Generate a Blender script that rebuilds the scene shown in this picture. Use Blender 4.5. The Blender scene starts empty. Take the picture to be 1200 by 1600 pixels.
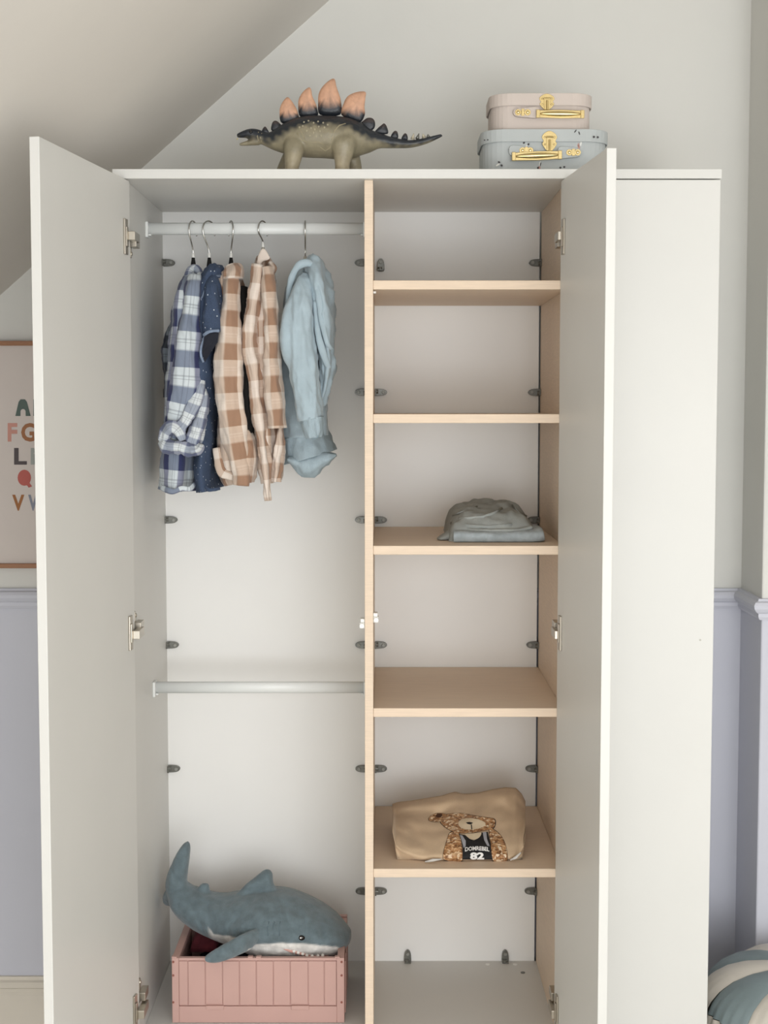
import bpy, bmesh, math, random
from mathutils import Vector, Matrix, noise
from mathutils.bvhtree import BVHTree
random.seed(7)
SC = bpy.context.scene
COL = SC.collection
R = math.radians

# ------------------------------------------------------------------ camera, world, lights, exposure
F, TH, CY, CZ = 2300.0, R(4.08), -3.07, 1.60        # focal length in pixels of a 1200x1600 frame
cam = bpy.data.cameras.new('camera'); cam.sensor_fit = 'VERTICAL'; cam.sensor_height = 36; cam.lens = 36 * F / 1600
cam.clip_start = .05
co = bpy.data.objects.new('camera', cam); COL.objects.link(co)
co.location = (0, CY, CZ); co.rotation_euler = (R(90) - TH, 0, 0); SC.camera = co

W = bpy.data.worlds.new('world'); SC.world = W; W.use_nodes = True
W.node_tree.nodes['Background'].inputs[0].default_value = (1, 1, 1, 1)
W.node_tree.nodes['Background'].inputs[1].default_value = .06

def area(name, loc, target, sx, sy, watts, col=(1, 1, 1)):
    l = bpy.data.lights.new(name, 'AREA'); l.shape = 'RECTANGLE'; l.size = sx; l.size_y = sy; l.energy = watts; l.color = col
    o = bpy.data.objects.new(name, l); COL.objects.link(o); o.location = loc
    o.rotation_euler = (Vector(target) - Vector(loc)).to_track_quat('-Z', 'Y').to_euler()
area('window_light', (1.25, -4.3, 1.2), (0, 0, 1.1), 2.2, 1.9, 50, (.965, .985, 1))         # window behind the camera, to the right
area('low_fill_light', (.4, -4.4, .6), (0, 0, .9), 2.6, 1.1, 25, (.965, .985, 1))        # low fill lamp, added to balance the tones; no known source there
area('wide_fill_light', (0, -4.6, 1.4), (0, 0, 1.2), 3.4, 2.0, 59, (.965, .985, 1))       # broad fill lamp behind the camera, added to lift the shaded interior

SC.view_settings.view_transform = 'Standard'; SC.view_settings.look = 'None'
SC.view_settings.gamma = 1; SC.view_settings.use_curve_mapping = False
SC.view_settings.exposure = 0.0

# ------------------------------------------------------------------ helpers
def at(px, py, Y):
    """world point on the vertical plane y = Y that was measured at (px, py) of the photograph"""
    a = (px - 600) / F; b = (800 - py) / F
    d = (a, math.cos(TH) + b * math.sin(TH), -math.sin(TH) + b * math.cos(TH))
    t = (Y - CY) / d[1]
    return Vector((d[0] * t, Y, CZ + d[2] * t))
def mpp(Y): return (Y - CY) / F
def lin(h):
    h = h.lstrip('#'); c = [int(h[i:i + 2], 16) / 255 for i in (0, 2, 4)]
    return tuple((v / 12.92 if v <= .04045 else ((v + .055) / 1.055) ** 2.4) for v in c) + (1,)

def nodes(name):
    m = bpy.data.materials.new(name); m.use_nodes = True
    n = m.node_tree.nodes; return m, n, m.node_tree.links, n['Principled BSDF']
def mat(name, hexc, rough=.5, metal=0, var=.06, scale=12, bump=0, bscale=300, stretch=None, attr=None, sheen=0, spec=.5, coat=0):
    """colour with a soft noise variation and an optional fine bump"""
    m, n, l, b = nodes(name)
    b.inputs['Roughness'].default_value = rough; b.inputs['Metallic'].default_value = metal
    b.inputs['Specular IOR Level'].default_value = spec
    if sheen: b.inputs['Sheen Weight'].default_value = sheen
    if coat: b.inputs['Coat Weight'].default_value = coat
    tc = n.new('ShaderNodeTexCoord'); mp = n.new('ShaderNodeMapping'); l.new(tc.outputs['Object'], mp.inputs[0])
    if stretch: mp.inputs['Scale'].default_value = stretch
    nz = n.new('ShaderNodeTexNoise'); nz.inputs['Scale'].default_value = scale; nz.inputs['Detail'].default_value = 4
    l.new(mp.outputs[0], nz.inputs['Vector'])
    mr = n.new('ShaderNodeMapRange'); mr.inputs[1].default_value = .3; mr.inputs[2].default_value = .7
    mr.inputs[3].default_value = 1 - var; mr.inputs[4].default_value = 1 + var; l.new(nz.outputs[0], mr.inputs[0])
    mx = n.new('ShaderNodeVectorMath'); mx.operation = 'SCALE'; l.new(mr.outputs[0], mx.inputs['Scale'])
    if attr:
        a = n.new('ShaderNodeAttribute'); a.attribute_name = attr; l.new(a.outputs['Color'], mx.inputs[0])
    else: mx.inputs[0].default_value = lin(hexc)[:3]
    l.new(mx.outputs[0], b.inputs['Base Color'])
    if bump:
        n2 = n.new('ShaderNodeTexNoise'); n2.inputs['Scale'].default_value = bscale; n2.inputs['Detail'].default_value = 3
        l.new(mp.outputs[0], n2.inputs['Vector'])
        bp = n.new('ShaderNodeBump'); bp.inputs['Strength'].default_value = bump; bp.inputs['Distance'].default_value = .002
        l.new(n2.outputs[0], bp.inputs['Height']); l.new(bp.outputs[0], b.inputs['Normal'])
    return m
def plaid(name, LL, LB, AL, AB, pu, pv, du=.5, dv=.5, ou=0., ov=0., line=None, rough=.9):
    """woven check: warp bands over weft bands, in the cloth's own UV metres"""
    m, n, l, b = nodes(name); b.inputs['Roughness'].default_value = rough; b.inputs['Sheen Weight'].default_value = .15
    uv = n.new('ShaderNodeUVMap'); sp = n.new('ShaderNodeSeparateXYZ'); l.new(uv.outputs[0], sp.inputs[0])
    def math_(op, a, c=None):
        q = n.new('ShaderNodeMath'); q.operation = op
        for i, v in enumerate((a, c)):
            if v is None: continue
            if hasattr(v, 'links') or hasattr(v, 'node'): l.new(v, q.inputs[i])
            else: q.inputs[i].default_value = v
        return q.outputs[0]
    def band(src, per, off, duty):
        f = math_('FRACT', math_('ADD', math_('DIVIDE', src, per), off + 50))
        r = n.new('ShaderNodeMapRange'); r.inputs[1].default_value = duty - .03; r.inputs[2].default_value = duty + .03
        l.new(f, r.inputs[0]); return r.outputs[0], f
    bu, fu = band(sp.outputs[0], pu, ou, du); bv, fv = band(sp.outputs[1], pv, ov, dv)
    def mix(fac, A, B):
        q = n.new('ShaderNodeMix'); q.data_type = 'RGBA'; l.new(fac, q.inputs['Factor'])
        for k, v in ((6, A), (7, B)):
            if isinstance(v, str): q.inputs[k].default_value = lin(v)
            else: l.new(v, q.inputs[k])
        return q.outputs[2]
    c = mix(bu, mix(bv, LL, LB), mix(bv, AL, AB))
    if line:
        for f, pos, wd in ((fu, du * .5, .022), (fv, dv * .45, .022), (fv, dv * .62, .012), (fu, du * .72, .014)):
            d = math_('LESS_THAN', math_('ABSOLUTE', math_('SUBTRACT', f, pos)), wd)
            c = mix(math_('MULTIPLY', d, .35), c, line)
    nz = n.new('ShaderNodeTexNoise'); nz.inputs['Scale'].default_value = 900; l.new(uv.outputs[0], nz.inputs['Vector'])
    sc = n.new('ShaderNodeVectorMath'); sc.operation = 'SCALE'; l.new(c, sc.inputs[0])
    mr = n.new('ShaderNodeMapRange'); mr.inputs[3].default_value = .88; mr.inputs[4].default_value = 1.12; l.new(nz.outputs[0], mr.inputs[0]); l.new(mr.outputs[0], sc.inputs['Scale'])
    l.new(sc.outputs[0], b.inputs['Base Color'])
    bp = n.new('ShaderNodeBump'); bp.inputs['Strength'].default_value = .25; bp.inputs['Distance'].default_value = .001
    l.new(nz.outputs[0], bp.inputs['Height']); l.new(bp.outputs[0], b.inputs['Normal'])
    return m
def dotted(name, base, dot, scale, rad):
    m, n, l, b = nodes(name); b.inputs['Roughness'].default_value = .9
    uv = n.new('ShaderNodeUVMap'); v = n.new('ShaderNodeTexVoronoi'); v.voronoi_dimensions = '2D'; v.inputs['Scale'].default_value = scale; v.inputs['Randomness'].default_value = .75
    l.new(uv.outputs[0], v.inputs['Vector'])
    q = n.new('ShaderNodeMath'); q.operation = 'LESS_THAN'; q.inputs[1].default_value = rad; l.new(v.outputs['Distance'], q.inputs[0])
    nz = n.new('ShaderNodeTexNoise'); nz.inputs['Scale'].default_value = 350; nz.inputs['Detail'].default_value = 5; l.new(uv.outputs[0], nz.inputs['Vector'])
    cr = n.new('ShaderNodeValToRGB'); a = lin(base); cr.color_ramp.elements[0].color = tuple(x * .6 for x in a[:3]) + (1,); cr.color_ramp.elements[1].color = tuple(min(1, x * 1.5) for x in a[:3]) + (1,)
    l.new(nz.outputs[0], cr.inputs[0])
    x = n.new('ShaderNodeMix'); x.data_type = 'RGBA'; l.new(q.outputs[0], x.inputs['Factor']); l.new(cr.outputs[0], x.inputs[6]); x.inputs[7].default_value = lin(dot)
    l.new(x.outputs[2], b.inputs['Base Color']); return m

ORG = {}
def org(p):
    o = Vector((0, 0, 0))
    while p is not None: o = o + p.location; p = p.parent
    return o
def thing(name, label, cat, loc=(0, 0, 0), group=None):
    o = bpy.data.objects.new(name, None); COL.objects.link(o); o.location = loc
    o.empty_display_size = .05; o['label'] = label; o['category'] = cat
    if group: o['group'] = group
    return o
class MB:
    """collects verts and faces in world coordinates"""
    def __init__(s): s.v = []; s.f = []; s.uv = {}; s.c = {}; s.m = []; s.sm = []
    def add(s, vs, fs, uvs=None, mi=0):
        k = len(s.v); s.v += [Vector(p) for p in vs]
        for i, f in enumerate(fs):
            s.f.append(tuple(k + j for j in f)); s.m.append(mi)
            if uvs: s.uv[len(s.f) - 1] = uvs[i]
        return s
    def box(s, x0, x1, y0, y1, z0, z1, mi=0, M=None):
        vs = [Vector((x, y, z)) for z in (z0, z1) for y in (y0, y1) for x in (x0, x1)]
        if M is not None: vs = [M @ v for v in vs]
        return s.add(vs, [(0, 2, 3, 1), (4, 5, 7, 6), (0, 1, 5, 4), (2, 6, 7, 3), (0, 4, 6, 2), (1, 3, 7, 5)], mi=mi)
    def prism(s, poly, f0, f1, mi=0):
        """poly: 2D points; f0/f1 map (a, b) to the near and far 3D points"""
        n = len(poly); vs = [f0(*p) for p in poly] + [f1(*p) for p in poly]
        fs = [tuple(range(n)), tuple(range(2 * n - 1, n - 1, -1))] + [(i, i + n, (i + 1) % n + n, (i + 1) % n) for i in range(n)]
        return s.add(vs, fs, mi=mi)
    def tube(s, pts, r, n=8, closed=False, caps=True, sy=1.0):
        pts = [Vector(p) for p in pts]; N = len(pts); rs = r if isinstance(r, (list, tuple)) else [r] * N
        vs = []; up = Vector((0.13, .99, .07)).normalized()
        for i, p in enumerate(pts):
            t = (pts[(i + 1) % N] - pts[i - 1]) if closed else (pts[min(i + 1, N - 1)] - pts[max(i - 1, 0)])
            t = t.normalized(); a = up - t * up.dot(t)
            if a.length < .05: a = Vector((1, 0, 0)) - t * t.x
            a.normalize(); up = a; c = t.cross(a)
            for k in range(n):
                w = 2 * math.pi * k / n; vs.append(p + (a * math.cos(w) * sy + c * math.sin(w)) * rs[i])
        fs = []
        for i in range(N if closed else N - 1):
            for k in range(n):
                j = (i + 1) % N; fs.append((i * n + k, i * n + (k + 1) % n, j * n + (k + 1) % n, j * n + k))
        if caps and not closed: fs += [tuple(range(n - 1, -1, -1)), tuple(range((N - 1) * n, N * n))]
        return s.add(vs, fs)
    def ball(s, c, rx, ry, rz, nu=14, nv=9):
        c = Vector(c); vs = [c + Vector((0, 0, rz))]
        for j in range(1, nv):
            p = math.pi * j / nv
            for i in range(nu):
                w = 2 * math.pi * i / nu; vs.append(c + Vector((rx * math.sin(p) * math.cos(w), ry * math.sin(p) * math.sin(w), rz * math.cos(p))))
        vs.append(c - Vector((0, 0, rz))); fs = []
        for i in range(nu):
            fs.append((0, 1 + i, 1 + (i + 1) % nu)); e = 1 + (nv - 2) * nu
            fs.append((len(vs) - 1, e + (i + 1) % nu, e + i))
            for j in range(nv - 2):
                q = 1 + j * nu; fs.append((q + i, q + nu + i, q + nu + (i + 1) % nu, q + (i + 1) % nu))
        return s.add(vs, fs)
    def loft(s, keys, n=32, rings=40, rip=0., lobes=7, seed=0, noise_a=0., nscale=18, wr=0., caps=True, ripgrow=True, sq=2.0, lean=0.):
        """keys: (px, py, half width px, Y, half depth m); a cloth or body section swept through them"""
        K = []
        for (px, py, hw, Y, hd) in keys:
            p = at(px, py, Y); K.append((p.x, p.y, p.z, hw * mpp(Y), hd))
        L = [0]
        for a, b in zip(K, K[1:]): L.append(L[-1] + (Vector(a[:3]) - Vector(b[:3])).length)
        def cr(q):
            d = q * L[-1]; i = 0
            while i < len(K) - 2 and d > L[i + 1]: i += 1
            t = (d - L[i]) / max(1e-9, L[i + 1] - L[i])
            g = [K[max(i - 1, 0)], K[i], K[i + 1], K[min(i + 2, len(K) - 1)]]
            return [.5 * (2 * g[1][j] + (g[2][j] - g[0][j]) * t + (2 * g[0][j] - 5 * g[1][j] + 4 * g[2][j] - g[3][j]) * t * t + (3 * g[1][j] - g[0][j] - 3 * g[2][j] + g[3][j]) * t ** 3) for j in range(5)]
        S = [cr(i / rings) for i in range(rings + 1)]
        base = len(s.v); per = []; vs = []
        for i, q in enumerate(S):
            a, b = S[max(i - 1, 0)], S[min(i + 1, rings)]
            T = Vector((b[0] - a[0], 0, b[2] - a[2])); T = T.normalized() if T.length > 1e-9 else Vector((0, 0, -1))
            N = Vector((-T.z, 0, T.x)); c = Vector(q[:3]); w, h = max(q[3], 1e-4), max(q[4], 1e-4)
            per.append(math.pi * (3 * (w + h) - math.sqrt((3 * w + h) * (w + 3 * h))))
            for k in range(n):
                th = -1.5 * math.pi + 2 * math.pi * k / n
                ct, st = math.cos(th), math.sin(th)
                if sq != 2: ct = math.copysign(abs(ct) ** (2 / sq), ct); st = math.copysign(abs(st) ** (2 / sq), st)
                p = c + N * (ct * w) + Vector((lean * st * h, st * h, 0))
                d = (N * ct + Vector((0, st, 0)))
                if rip:
                    g = (.25 + .75 * i / rings) if ripgrow else 1
                    p += d * (rip * g * (math.sin(lobes * th + seed + 2.2 * i / rings) + .6 * math.sin((lobes * 2 - 3) * th + seed * 2.3 - 3 * i / rings)))
                if noise_a: p += d * noise_a * noise.fractal(p * nscale + Vector((seed * 3.1, 0, 0)), 1, 2, 3)
                if wr:
                    q1 = noise.noise(Vector((p.x * 52, p.y * 30, p.z * 7 + seed * 1.7))); q2 = noise.noise(Vector((p.x * 95 + p.z * 22, p.y * 50, p.z * 30 + seed)))
                    p += d * (wr * ((.5 - 1.6 * abs(q1)) + .45 * (.5 - 1.6 * abs(q2))))
                vs.append(p)
        fs = []; uvs = []
        for i in range(rings):
            for k in range(n):
                k2 = (k + 1) % n; fs.append((i * n + k, i * n + k2, (i + 1) * n + k2, (i + 1) * n + k))
                U = lambda ii, kk: ((kk / n - .5) * per[ii], L[-1] * ii / rings)
                uvs.append((U(i, k), U(i, k + 1), U(i + 1, k + 1), U(i + 1, k)))
        if caps:
            fs += [tuple(range(n - 1, -1, -1)), tuple(range(rings * n, rings * n + n))]
            uvs += [[(0, 0)] * n, [(0, 0)] * n]
        return s.add(vs, fs, uvs)
    def obj(s, name, m, parent=None, smooth=False, bevel=0., solid=0., col=None, loc=None, angle=None, sub=0):
        o0 = Vector(loc) if loc is not None else (org(parent) if parent else Vector((0, 0, 0)))
        me = bpy.data.meshes.new(name); me.from_pydata([tuple(v - o0) for v in s.v], [], s.f); me.update()
        for q in (m if isinstance(m, (list, tuple)) else [m]): me.materials.append(q)
        for p, mi in zip(me.polygons, s.m): p.material_index = mi; p.use_smooth = smooth
        if s.uv:
            u = me.uv_layers.new(name='UVMap')
            for p in me.polygons:
                if p.index in s.uv:
                    for li, c in zip(p.loop_indices, s.uv[p.index]): u.data[li].uv = c
        if col:
            a = me.color_attributes.new('Col', 'FLOAT_COLOR', 'POINT')
            for i, v in enumerate(s.v): a.data[i].color = col(v)
        bm = bmesh.new(); bm.from_mesh(me); bmesh.ops.recalc_face_normals(bm, faces=bm.faces); bm.to_mesh(me); bm.free()
        o = bpy.data.objects.new(name, me); COL.objects.link(o)
        if parent: o.parent = parent
        elif loc is not None: o.location = loc
        if solid:
            q = o.modifiers.new('solid', 'SOLIDIFY'); q.thickness = solid; q.offset = 0
        if bevel:
            q = o.modifiers.new('bevel', 'BEVEL'); q.width = bevel; q.segments = 2; q.limit_method = 'ANGLE'; q.angle_limit = R(50)
        if sub:
            q = o.modifiers.new('sub', 'SUBSURF'); q.levels = q.render_levels = sub
        return o
    def union(s, voxel=.004, it=4, fac=.5):
        """fuse everything collected into one continuous skin"""
        me = bpy.data.meshes.new('t'); me.from_pydata([tuple(v) for v in s.v], [], s.f); me.update()
        bm = bmesh.new(); bm.from_mesh(me); bmesh.ops.recalc_face_normals(bm, faces=bm.faces); bm.to_mesh(me); bm.free()
        o = bpy.data.objects.new('t', me); COL.objects.link(o)
        q = o.modifiers.new('r', 'REMESH'); q.mode = 'VOXEL'; q.voxel_size = voxel
        q = o.modifiers.new('s', 'SMOOTH'); q.iterations = it; q.factor = fac
        e = o.evaluated_get(bpy.context.evaluated_depsgraph_get()); r = e.to_mesh()
        out = MB(); out.add([v.co.copy() for v in r.vertices], [tuple(p.vertices) for p in r.polygons])
        e.to_mesh_clear(); bpy.data.objects.remove(o); bpy.data.meshes.remove(me)
        return out
    def bvh(s): return BVHTree.FromPolygons(s.v, s.f)
def surf(bvh, px, py, off=0.):
    """point (and normal) of a built surface that the photograph shows at (px, py)"""
    d = (at(px, py, 0) - Vector((0, CY, CZ))).normalized()
    p, n, i, q = bvh.ray_cast(Vector((0, CY, CZ)), d)
    if p is None: return None, None
    if n.dot(d) > 0: n = -n
    return p + n * off, n
def part(name, m, parent, x0, x1, y0, y1, z0, z1, bevel=.0012):
    return MB().box(x0, x1, y0, y1, z0, z1).obj(name, m, parent, bevel=bevel)
def text_mb(body, size, bold=.0):
    c = bpy.data.curves.new('t', 'FONT'); c.body = body; c.size = size; c.offset = bold; c.resolution_u = 3
    o = bpy.data.objects.new('t', c); COL.objects.link(o)
    e = o.evaluated_get(bpy.context.evaluated_depsgraph_get()); r = e.to_mesh()
    vs = [v.co.copy() for v in r.vertices]; fs = [tuple(p.vertices) for p in r.polygons]
    e.to_mesh_clear(); bpy.data.objects.remove(o); bpy.data.curves.remove(c)
    return vs, fs
def smoothpoly(P, k=6):
    out = []; n = len(P)
    for i in range(n):
        g = [P[(i + j - 1) % n] for j in range(4)]
        for q in range(k):
            t = q / k; out.append(tuple(.5 * (2 * g[1][j] + (g[2][j] - g[0][j]) * t + (2 * g[0][j] - 5 * g[1][j] + 4 * g[2][j] - g[3][j]) * t * t + (3 * g[1][j] - g[0][j] - 3 * g[2][j] + g[3][j]) * t ** 3) for j in range(2)))
    return out
def interp(tab, x):
    if x <= tab[0][0]: return tab[0][1]
    for (a, b), (c, d) in zip(tab, tab[1:]):
        if x <= c: return b + (d - b) * (x - a) / (c - a)
    return tab[-1][1]

# ------------------------------------------------------------------ materials
M_wall = mat('wall_paint', 'DDDCD7', .85, var=.02, scale=3, bump=.05, bscale=160)
M_dado = mat('blue_grey_paint', 'CDCED8', .7, var=.02, scale=3, bump=.05, bscale=160)
M_ceil = mat('ceiling_paint', 'DCD7D0', .9, var=.02, scale=3, bump=.05, bscale=160)
M_base = mat('cream_gloss_paint', 'D8D0C3', .45, var=.02)
M_floor = mat('cream_carpet', 'ECE8E0', .95, var=.06, scale=40, bump=.4)
M_white = mat('white_laminate', 'D9D8D4', .42, var=.012, scale=5, spec=.35)
M_back = mat('white_hardboard', 'F5F4F1', .6, var=.012, scale=5, spec=.3)
M_birch = mat('birch_laminate', 'E0CCB6', .5, var=.05, scale=9, stretch=(3, 3, 40), spec=.3)
M_birchx = mat('birch_laminate_lengthwise', 'E2CDB6', .5, var=.05, scale=9, stretch=(2, 40, 40), spec=.3)
M_steel = mat('nickel_plate', 'B9B2A6', .32, 1, var=.05)
M_clip = mat('dark_grey_clip_plastic', '6F6F69', .3, .35, var=.2, scale=60)
M_rod = mat('white_enamelled_steel', 'E6E8E6', .35, var=.01)
M_plast = mat('white_plastic', 'F2F1EC', .35, var=.01)
M_chrome = mat('chrome_wire', 'C9C8C4', .22, 1, var=.03)
M_black = mat('black_velvet_hanger', '151414', .8, var=.2)

# ------------------------------------------------------------------ the room
def setting(o, lab=None):
    o['kind'] = 'structure'
    return o
YB = .55
RAIL_T, RAIL_B = 1.1512, 1.1034
wb = MB()
wb.box(-1.95, .95, YB, YB + .1, 1.13, 2.9, 0); wb.box(-1.95, .95, YB, YB + .1, 0, 1.13, 1)
setting(wb.obj('wall_back', [M_wall, M_dado]))
PX, PY_ = .884, .35
wr = MB(); wr.box(PX, 2.65, PY_, YB + .1, 1.13, 2.9, 0); wr.box(PX, 2.65, PY_, YB + .1, 0, 1.13, 1)
setting(wr.obj('wall_right', [M_wall, M_dado], bevel=.004))
setting(MB().box(2.6, 2.7, -5.2, PY_, 0, 2.9).obj('wall_far_right', M_wall))
setting(MB().box(-1.95, -1.85, -5.2, YB, 0, 2.9).obj('wall_left', M_wall))
setting(MB().box(-2, 2.7, -5.2, YB + .1, -.05, 0).obj('floor', M_floor))
# sloped ceiling under the roof, then a flat part
sl = lambda x: 2.5767 + (x + .1309) * .875
x0, x1 = -1.9, .066
c = MB(); c.add([(x0, -5.2, sl(x0)), (x1, -5.2, sl(x1)), (x1, YB, sl(x1)), (x0, YB, sl(x0)),
                 (x0, -5.2, sl(x0) + .1), (x1, -5.2, sl(x1) + .1), (x1, YB, sl(x1) + .1), (x0, YB, sl(x0) + .1)],
                [(0, 1, 2, 3), (4, 7, 6, 5), (0, 4, 5, 1), (1, 5, 6, 2), (2, 6, 7, 3), (3, 7, 4, 0)])
c.box(x1, 2.65, -5.2, YB, sl(x1), sl(x1) + .1)
setting(c.obj('ceiling', M_ceil))
# chair rail: moulded profile swept along the walls
prof = [(0, -.024), (.006, -.024), (.010, -.017), (.010, -.009), (.016, -.005), (.022, .003), (.024, .011), (.020, .018), (.012, .021), (.010, .026), (0, .026)]
def moulding(name, path, prof, z, m):
    mb = MB(); n = len(prof); vs = []
    for i, (x, y, nx, ny) in enumerate(path):
        for d, h in prof: vs.append((x + nx * d, y + ny * d, z + h))
    fs = [(i * n + k, i * n + (k + 1) % n, (i + 1) * n + (k + 1) % n, (i + 1) * n + k) for i in range(len(path) - 1) for k in range(n)]
    fs += [tuple(range(n - 1, -1, -1)), tuple(range((len(path) - 1) * n, len(path) * n))]
    return setting(mb.add(vs, fs).obj(name, m))
zr = (RAIL_T + RAIL_B) / 2
moulding('trim_1', [(-1.85, YB, 0, -1), (PX, YB, -1, -1), (PX, PY_, -1, -1), (2.6, PY_, 0, -1)], prof, zr, M_dado)
bprof = [(0, -.17), (.016, -.17), (.016, -.045), (.012, -.038), (.012, -.030), (.017, -.026), (.017, -.012), (.010, -.008), (.008, 0), (0, 0)]
moulding('baseboard_back', [(-1.85, YB, 0, -1), (PX, YB, -1, -1), (PX, PY_, -1, -1), (2.6, PY_, 0, -1)], bprof, .17, M_base)

# ------------------------------------------------------------------ wardrobe
wd = thing('wardrobe', 'tall white three-door wardrobe with two doors open and pale birch shelves', 'wardrobe', (.067, .25, 0))
D = .50
TZ0, TZ1 = 2.066, 2.0855
XL, XR = -.551, .686
part('top_board', M_white, wd, -.556, .691, -.019, .515, TZ0, TZ1)
part('side_panel', M_white, wd, XL, -.531, 0, .512, 0, TZ0)
part('side_panel', M_white, wd, .668, XR, 0, .512, 0, TZ0)
dv = part('divider', M_birch, wd, -.0405, -.0225, -.001, D, .227, TZ0); dv['label'] = 'divider with pale birch front edge'
dv2 = part('divider', M_birch, wd, .3775, .3955, 0, D, .227, TZ0); dv2['label'] = 'birch divider on the right of the shelves'
part('back_panel', M_back, wd, -.531, -.0405, D, D + .006, .207, TZ0, 0)
part('back_panel', M_back, wd, -.0225, .3735, D, D + .006, .207, TZ0, 0)
part('back_panel', M_back, wd, .3955, .668, D, D + .006, .207, TZ0, 0)
part('bottom_board', M_white, wd, -.531, .668, .001, D, .207, .227)
part('plinth', M_white, wd, -.531, .668, .03, .048, 0, .207)
for z in (1.8613, 1.5853, 1.3098, .9652, .6192):
    part('shelf', M_birchx, wd, -.0225, .3775, .002, D - .004, z - .0187, z)
# doors: built closed at the origin, then turned about the hinge line
def door(hx, hy, ang, w, side, z0=.215, z1=2.0637):
    """side +1: the door runs to the right of its hinge when closed; ang swings it open"""
    Mx = Matrix.Translation((hx, hy, 0)) @ Matrix.Rotation(ang, 4, 'Z')
    mb = MB(); xs = (0, w) if side > 0 else (-w, 0)
    mb.box(xs[0], xs[1], -.018, 0, z0, z1, M=Mx)
    return mb.obj('door', M_white, wd, bevel=.0012), Mx
angL = math.atan2(-.5026, -.0682) ; dl, ML = door(-.524, 0, angL, .5076, 1)
angR = math.atan2(-.39, .0352) + math.pi; dr, MR = door(.3645, 0, angR, .3916, -1)
dl['label'] = 'wide left door standing open'; dr['label'] = 'narrower right door standing open'
dc = MB().box(.389, .6885, -.0195, -.0015, .215, 2.0637).obj('door', M_white, wd, bevel=.0012); dc['label'] = 'closed third door at the right end'
# concealed hinges: cup flange on the door, arm, mounting plate on the panel
def hinge(dobj, Mx, s, z, wallx, up):
    h = MB()
    h.box(*( (.026, .046) if s > 0 else (-.046, -.026)), 0, .0045, z - .036, z + .036, M=Mx)          # flange on the door face
    h.box(*( (.030, .043) if s > 0 else (-.043, -.030)), .0045, .007, z - .02, z + .02, M=Mx)
    o = h.obj('hinge', M_steel, dobj, bevel=.001)
    sx = 1 if s > 0 else -1
    a = MB(); xa = wallx
    x0, x1 = sorted((xa + sx * .009, xa + sx * .0225)); a.box(x0, x1, -.032, .03, z - .010 - up * .004, z + .008 - up * .004)
    x0, x1 = sorted((xa + sx * .004, xa + sx * .018)); a.box(x0, x1, .012, .056, z - .009 + up * .006, z + .009 + up * .006)
    a.obj('hinge_arm', M_steel, dobj, bevel=.0012)
    p = MB(); x0, x1 = sorted((xa, xa + sx * .004))
    p.box(x0, x1, .024, .036, z - .026 + up * .01, z + .026 + up * .01)
    for q in (-.018, .018): p.ball((xa + sx * .004, .030, z + q + up * .01), .003, .005, .005, 8, 6)
    p.obj('mounting_plate', M_steel, dobj, bevel=.0008)
for z, up in ((1.9464, -1), (1.1314, 1), (.3227, 2)):
    hinge(dl, ML, 1, z, -.531, up)
    hinge(dr, MR, -1, z, .3775, up)
# clothes rails
def rail(x0, x1, Y, z):
    t = MB(); n = 20
    vs = [(x, Y + .0085 * math.cos(2 * math.pi * k / n), z + .0135 * math.sin(2 * math.pi * k / n)) for x in (x0, x1) for k in range(n)]
    t.add(vs, [(k, (k + 1) % n, n + (k + 1) % n, n + k) for k in range(n)] + [tuple(range(n)), tuple(range(n, 2 * n))])
    o = t.obj('clothes_rail', M_rod, wd, smooth=True)
    for p in o.data.polygons:
        if len(p.vertices) > 4: p.use_smooth = False
    for xa, sg in ((x0, 1), (x1, -1)):
        b = MB(); a, c_ = sorted((xa, xa + sg * .006)); b.box(a, c_, Y - .016, Y + .016, z - .020, z + .0145)
        a, c_ = sorted((xa + sg * .006, xa + sg * .012)); b.box(a, c_, Y - .0105, Y + .0105, z - .0165, z - .012)
        b.obj('rail_bracket', M_rod, o, bevel=.0015)
RZ, RY = at(400, 357.5, .255).z, .255
rail(-.531, -.0405, RY, RZ); rail(-.531, -.0405, .285, at(400, 1074, .285).z)
# back-panel clips: one mesh, shared
cm = MB()
cm.prism(smoothpoly([(0, -.007), (.010, -.0085), (.024, -.0065), (.030, 0), (.024, .0065), (.010, .0085), (0, .007)], 3), lambda a, b: (a, -.0105, b), lambda a, b: (a, 0, b))
nf = len(cm.f); cm.tube([(.021, -.010, 0), (.021, -.013, 0)], .0045, 10); cm.box(-.0, .004, -.020, -.002, -.008, .008)
cm.tube([(.0, -.015, .002), (.009, -.015, .002)], .0055, 10)
for i in range(nf, nf + 12): cm.m[i] = 1
clip0 = cm.obj('panel_clip', [M_clip, mat('clip_screw', '8E8E88', .45, .4)]); clip_me = clip0.data; bpy.data.objects.remove(clip0)
def clip(x, z, rot):
    o = bpy.data.objects.new('panel_clip', clip_me); COL.objects.link(o); o.parent = wd
    o.location = Vector((x, D, z)) - org(wd); o.rotation_euler = (0, R(rot), 0)
    q = o.modifiers.new('bevel', 'BEVEL'); q.width = .0008; q.segments = 1; q.limit_method = 'ANGLE'
ys = [411, 613, 812, 1007, 1200, 1391]
for i, y in enumerate(ys):
    z = at(260, y, D).z
    clip(-.531, z, 0); clip(-.0405, z, 180)
    if i: clip(-.0225, z, 0)
    clip(.3775, z, 180)
clip(at(595, 424, D).x, at(595, 424, D).z, -90)
for px in (637, 789): clip(at(px, 1500, D).x, .227, -90)
for px in (345, 470): clip(at(px, 1500, D).x, .227, -90)
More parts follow.
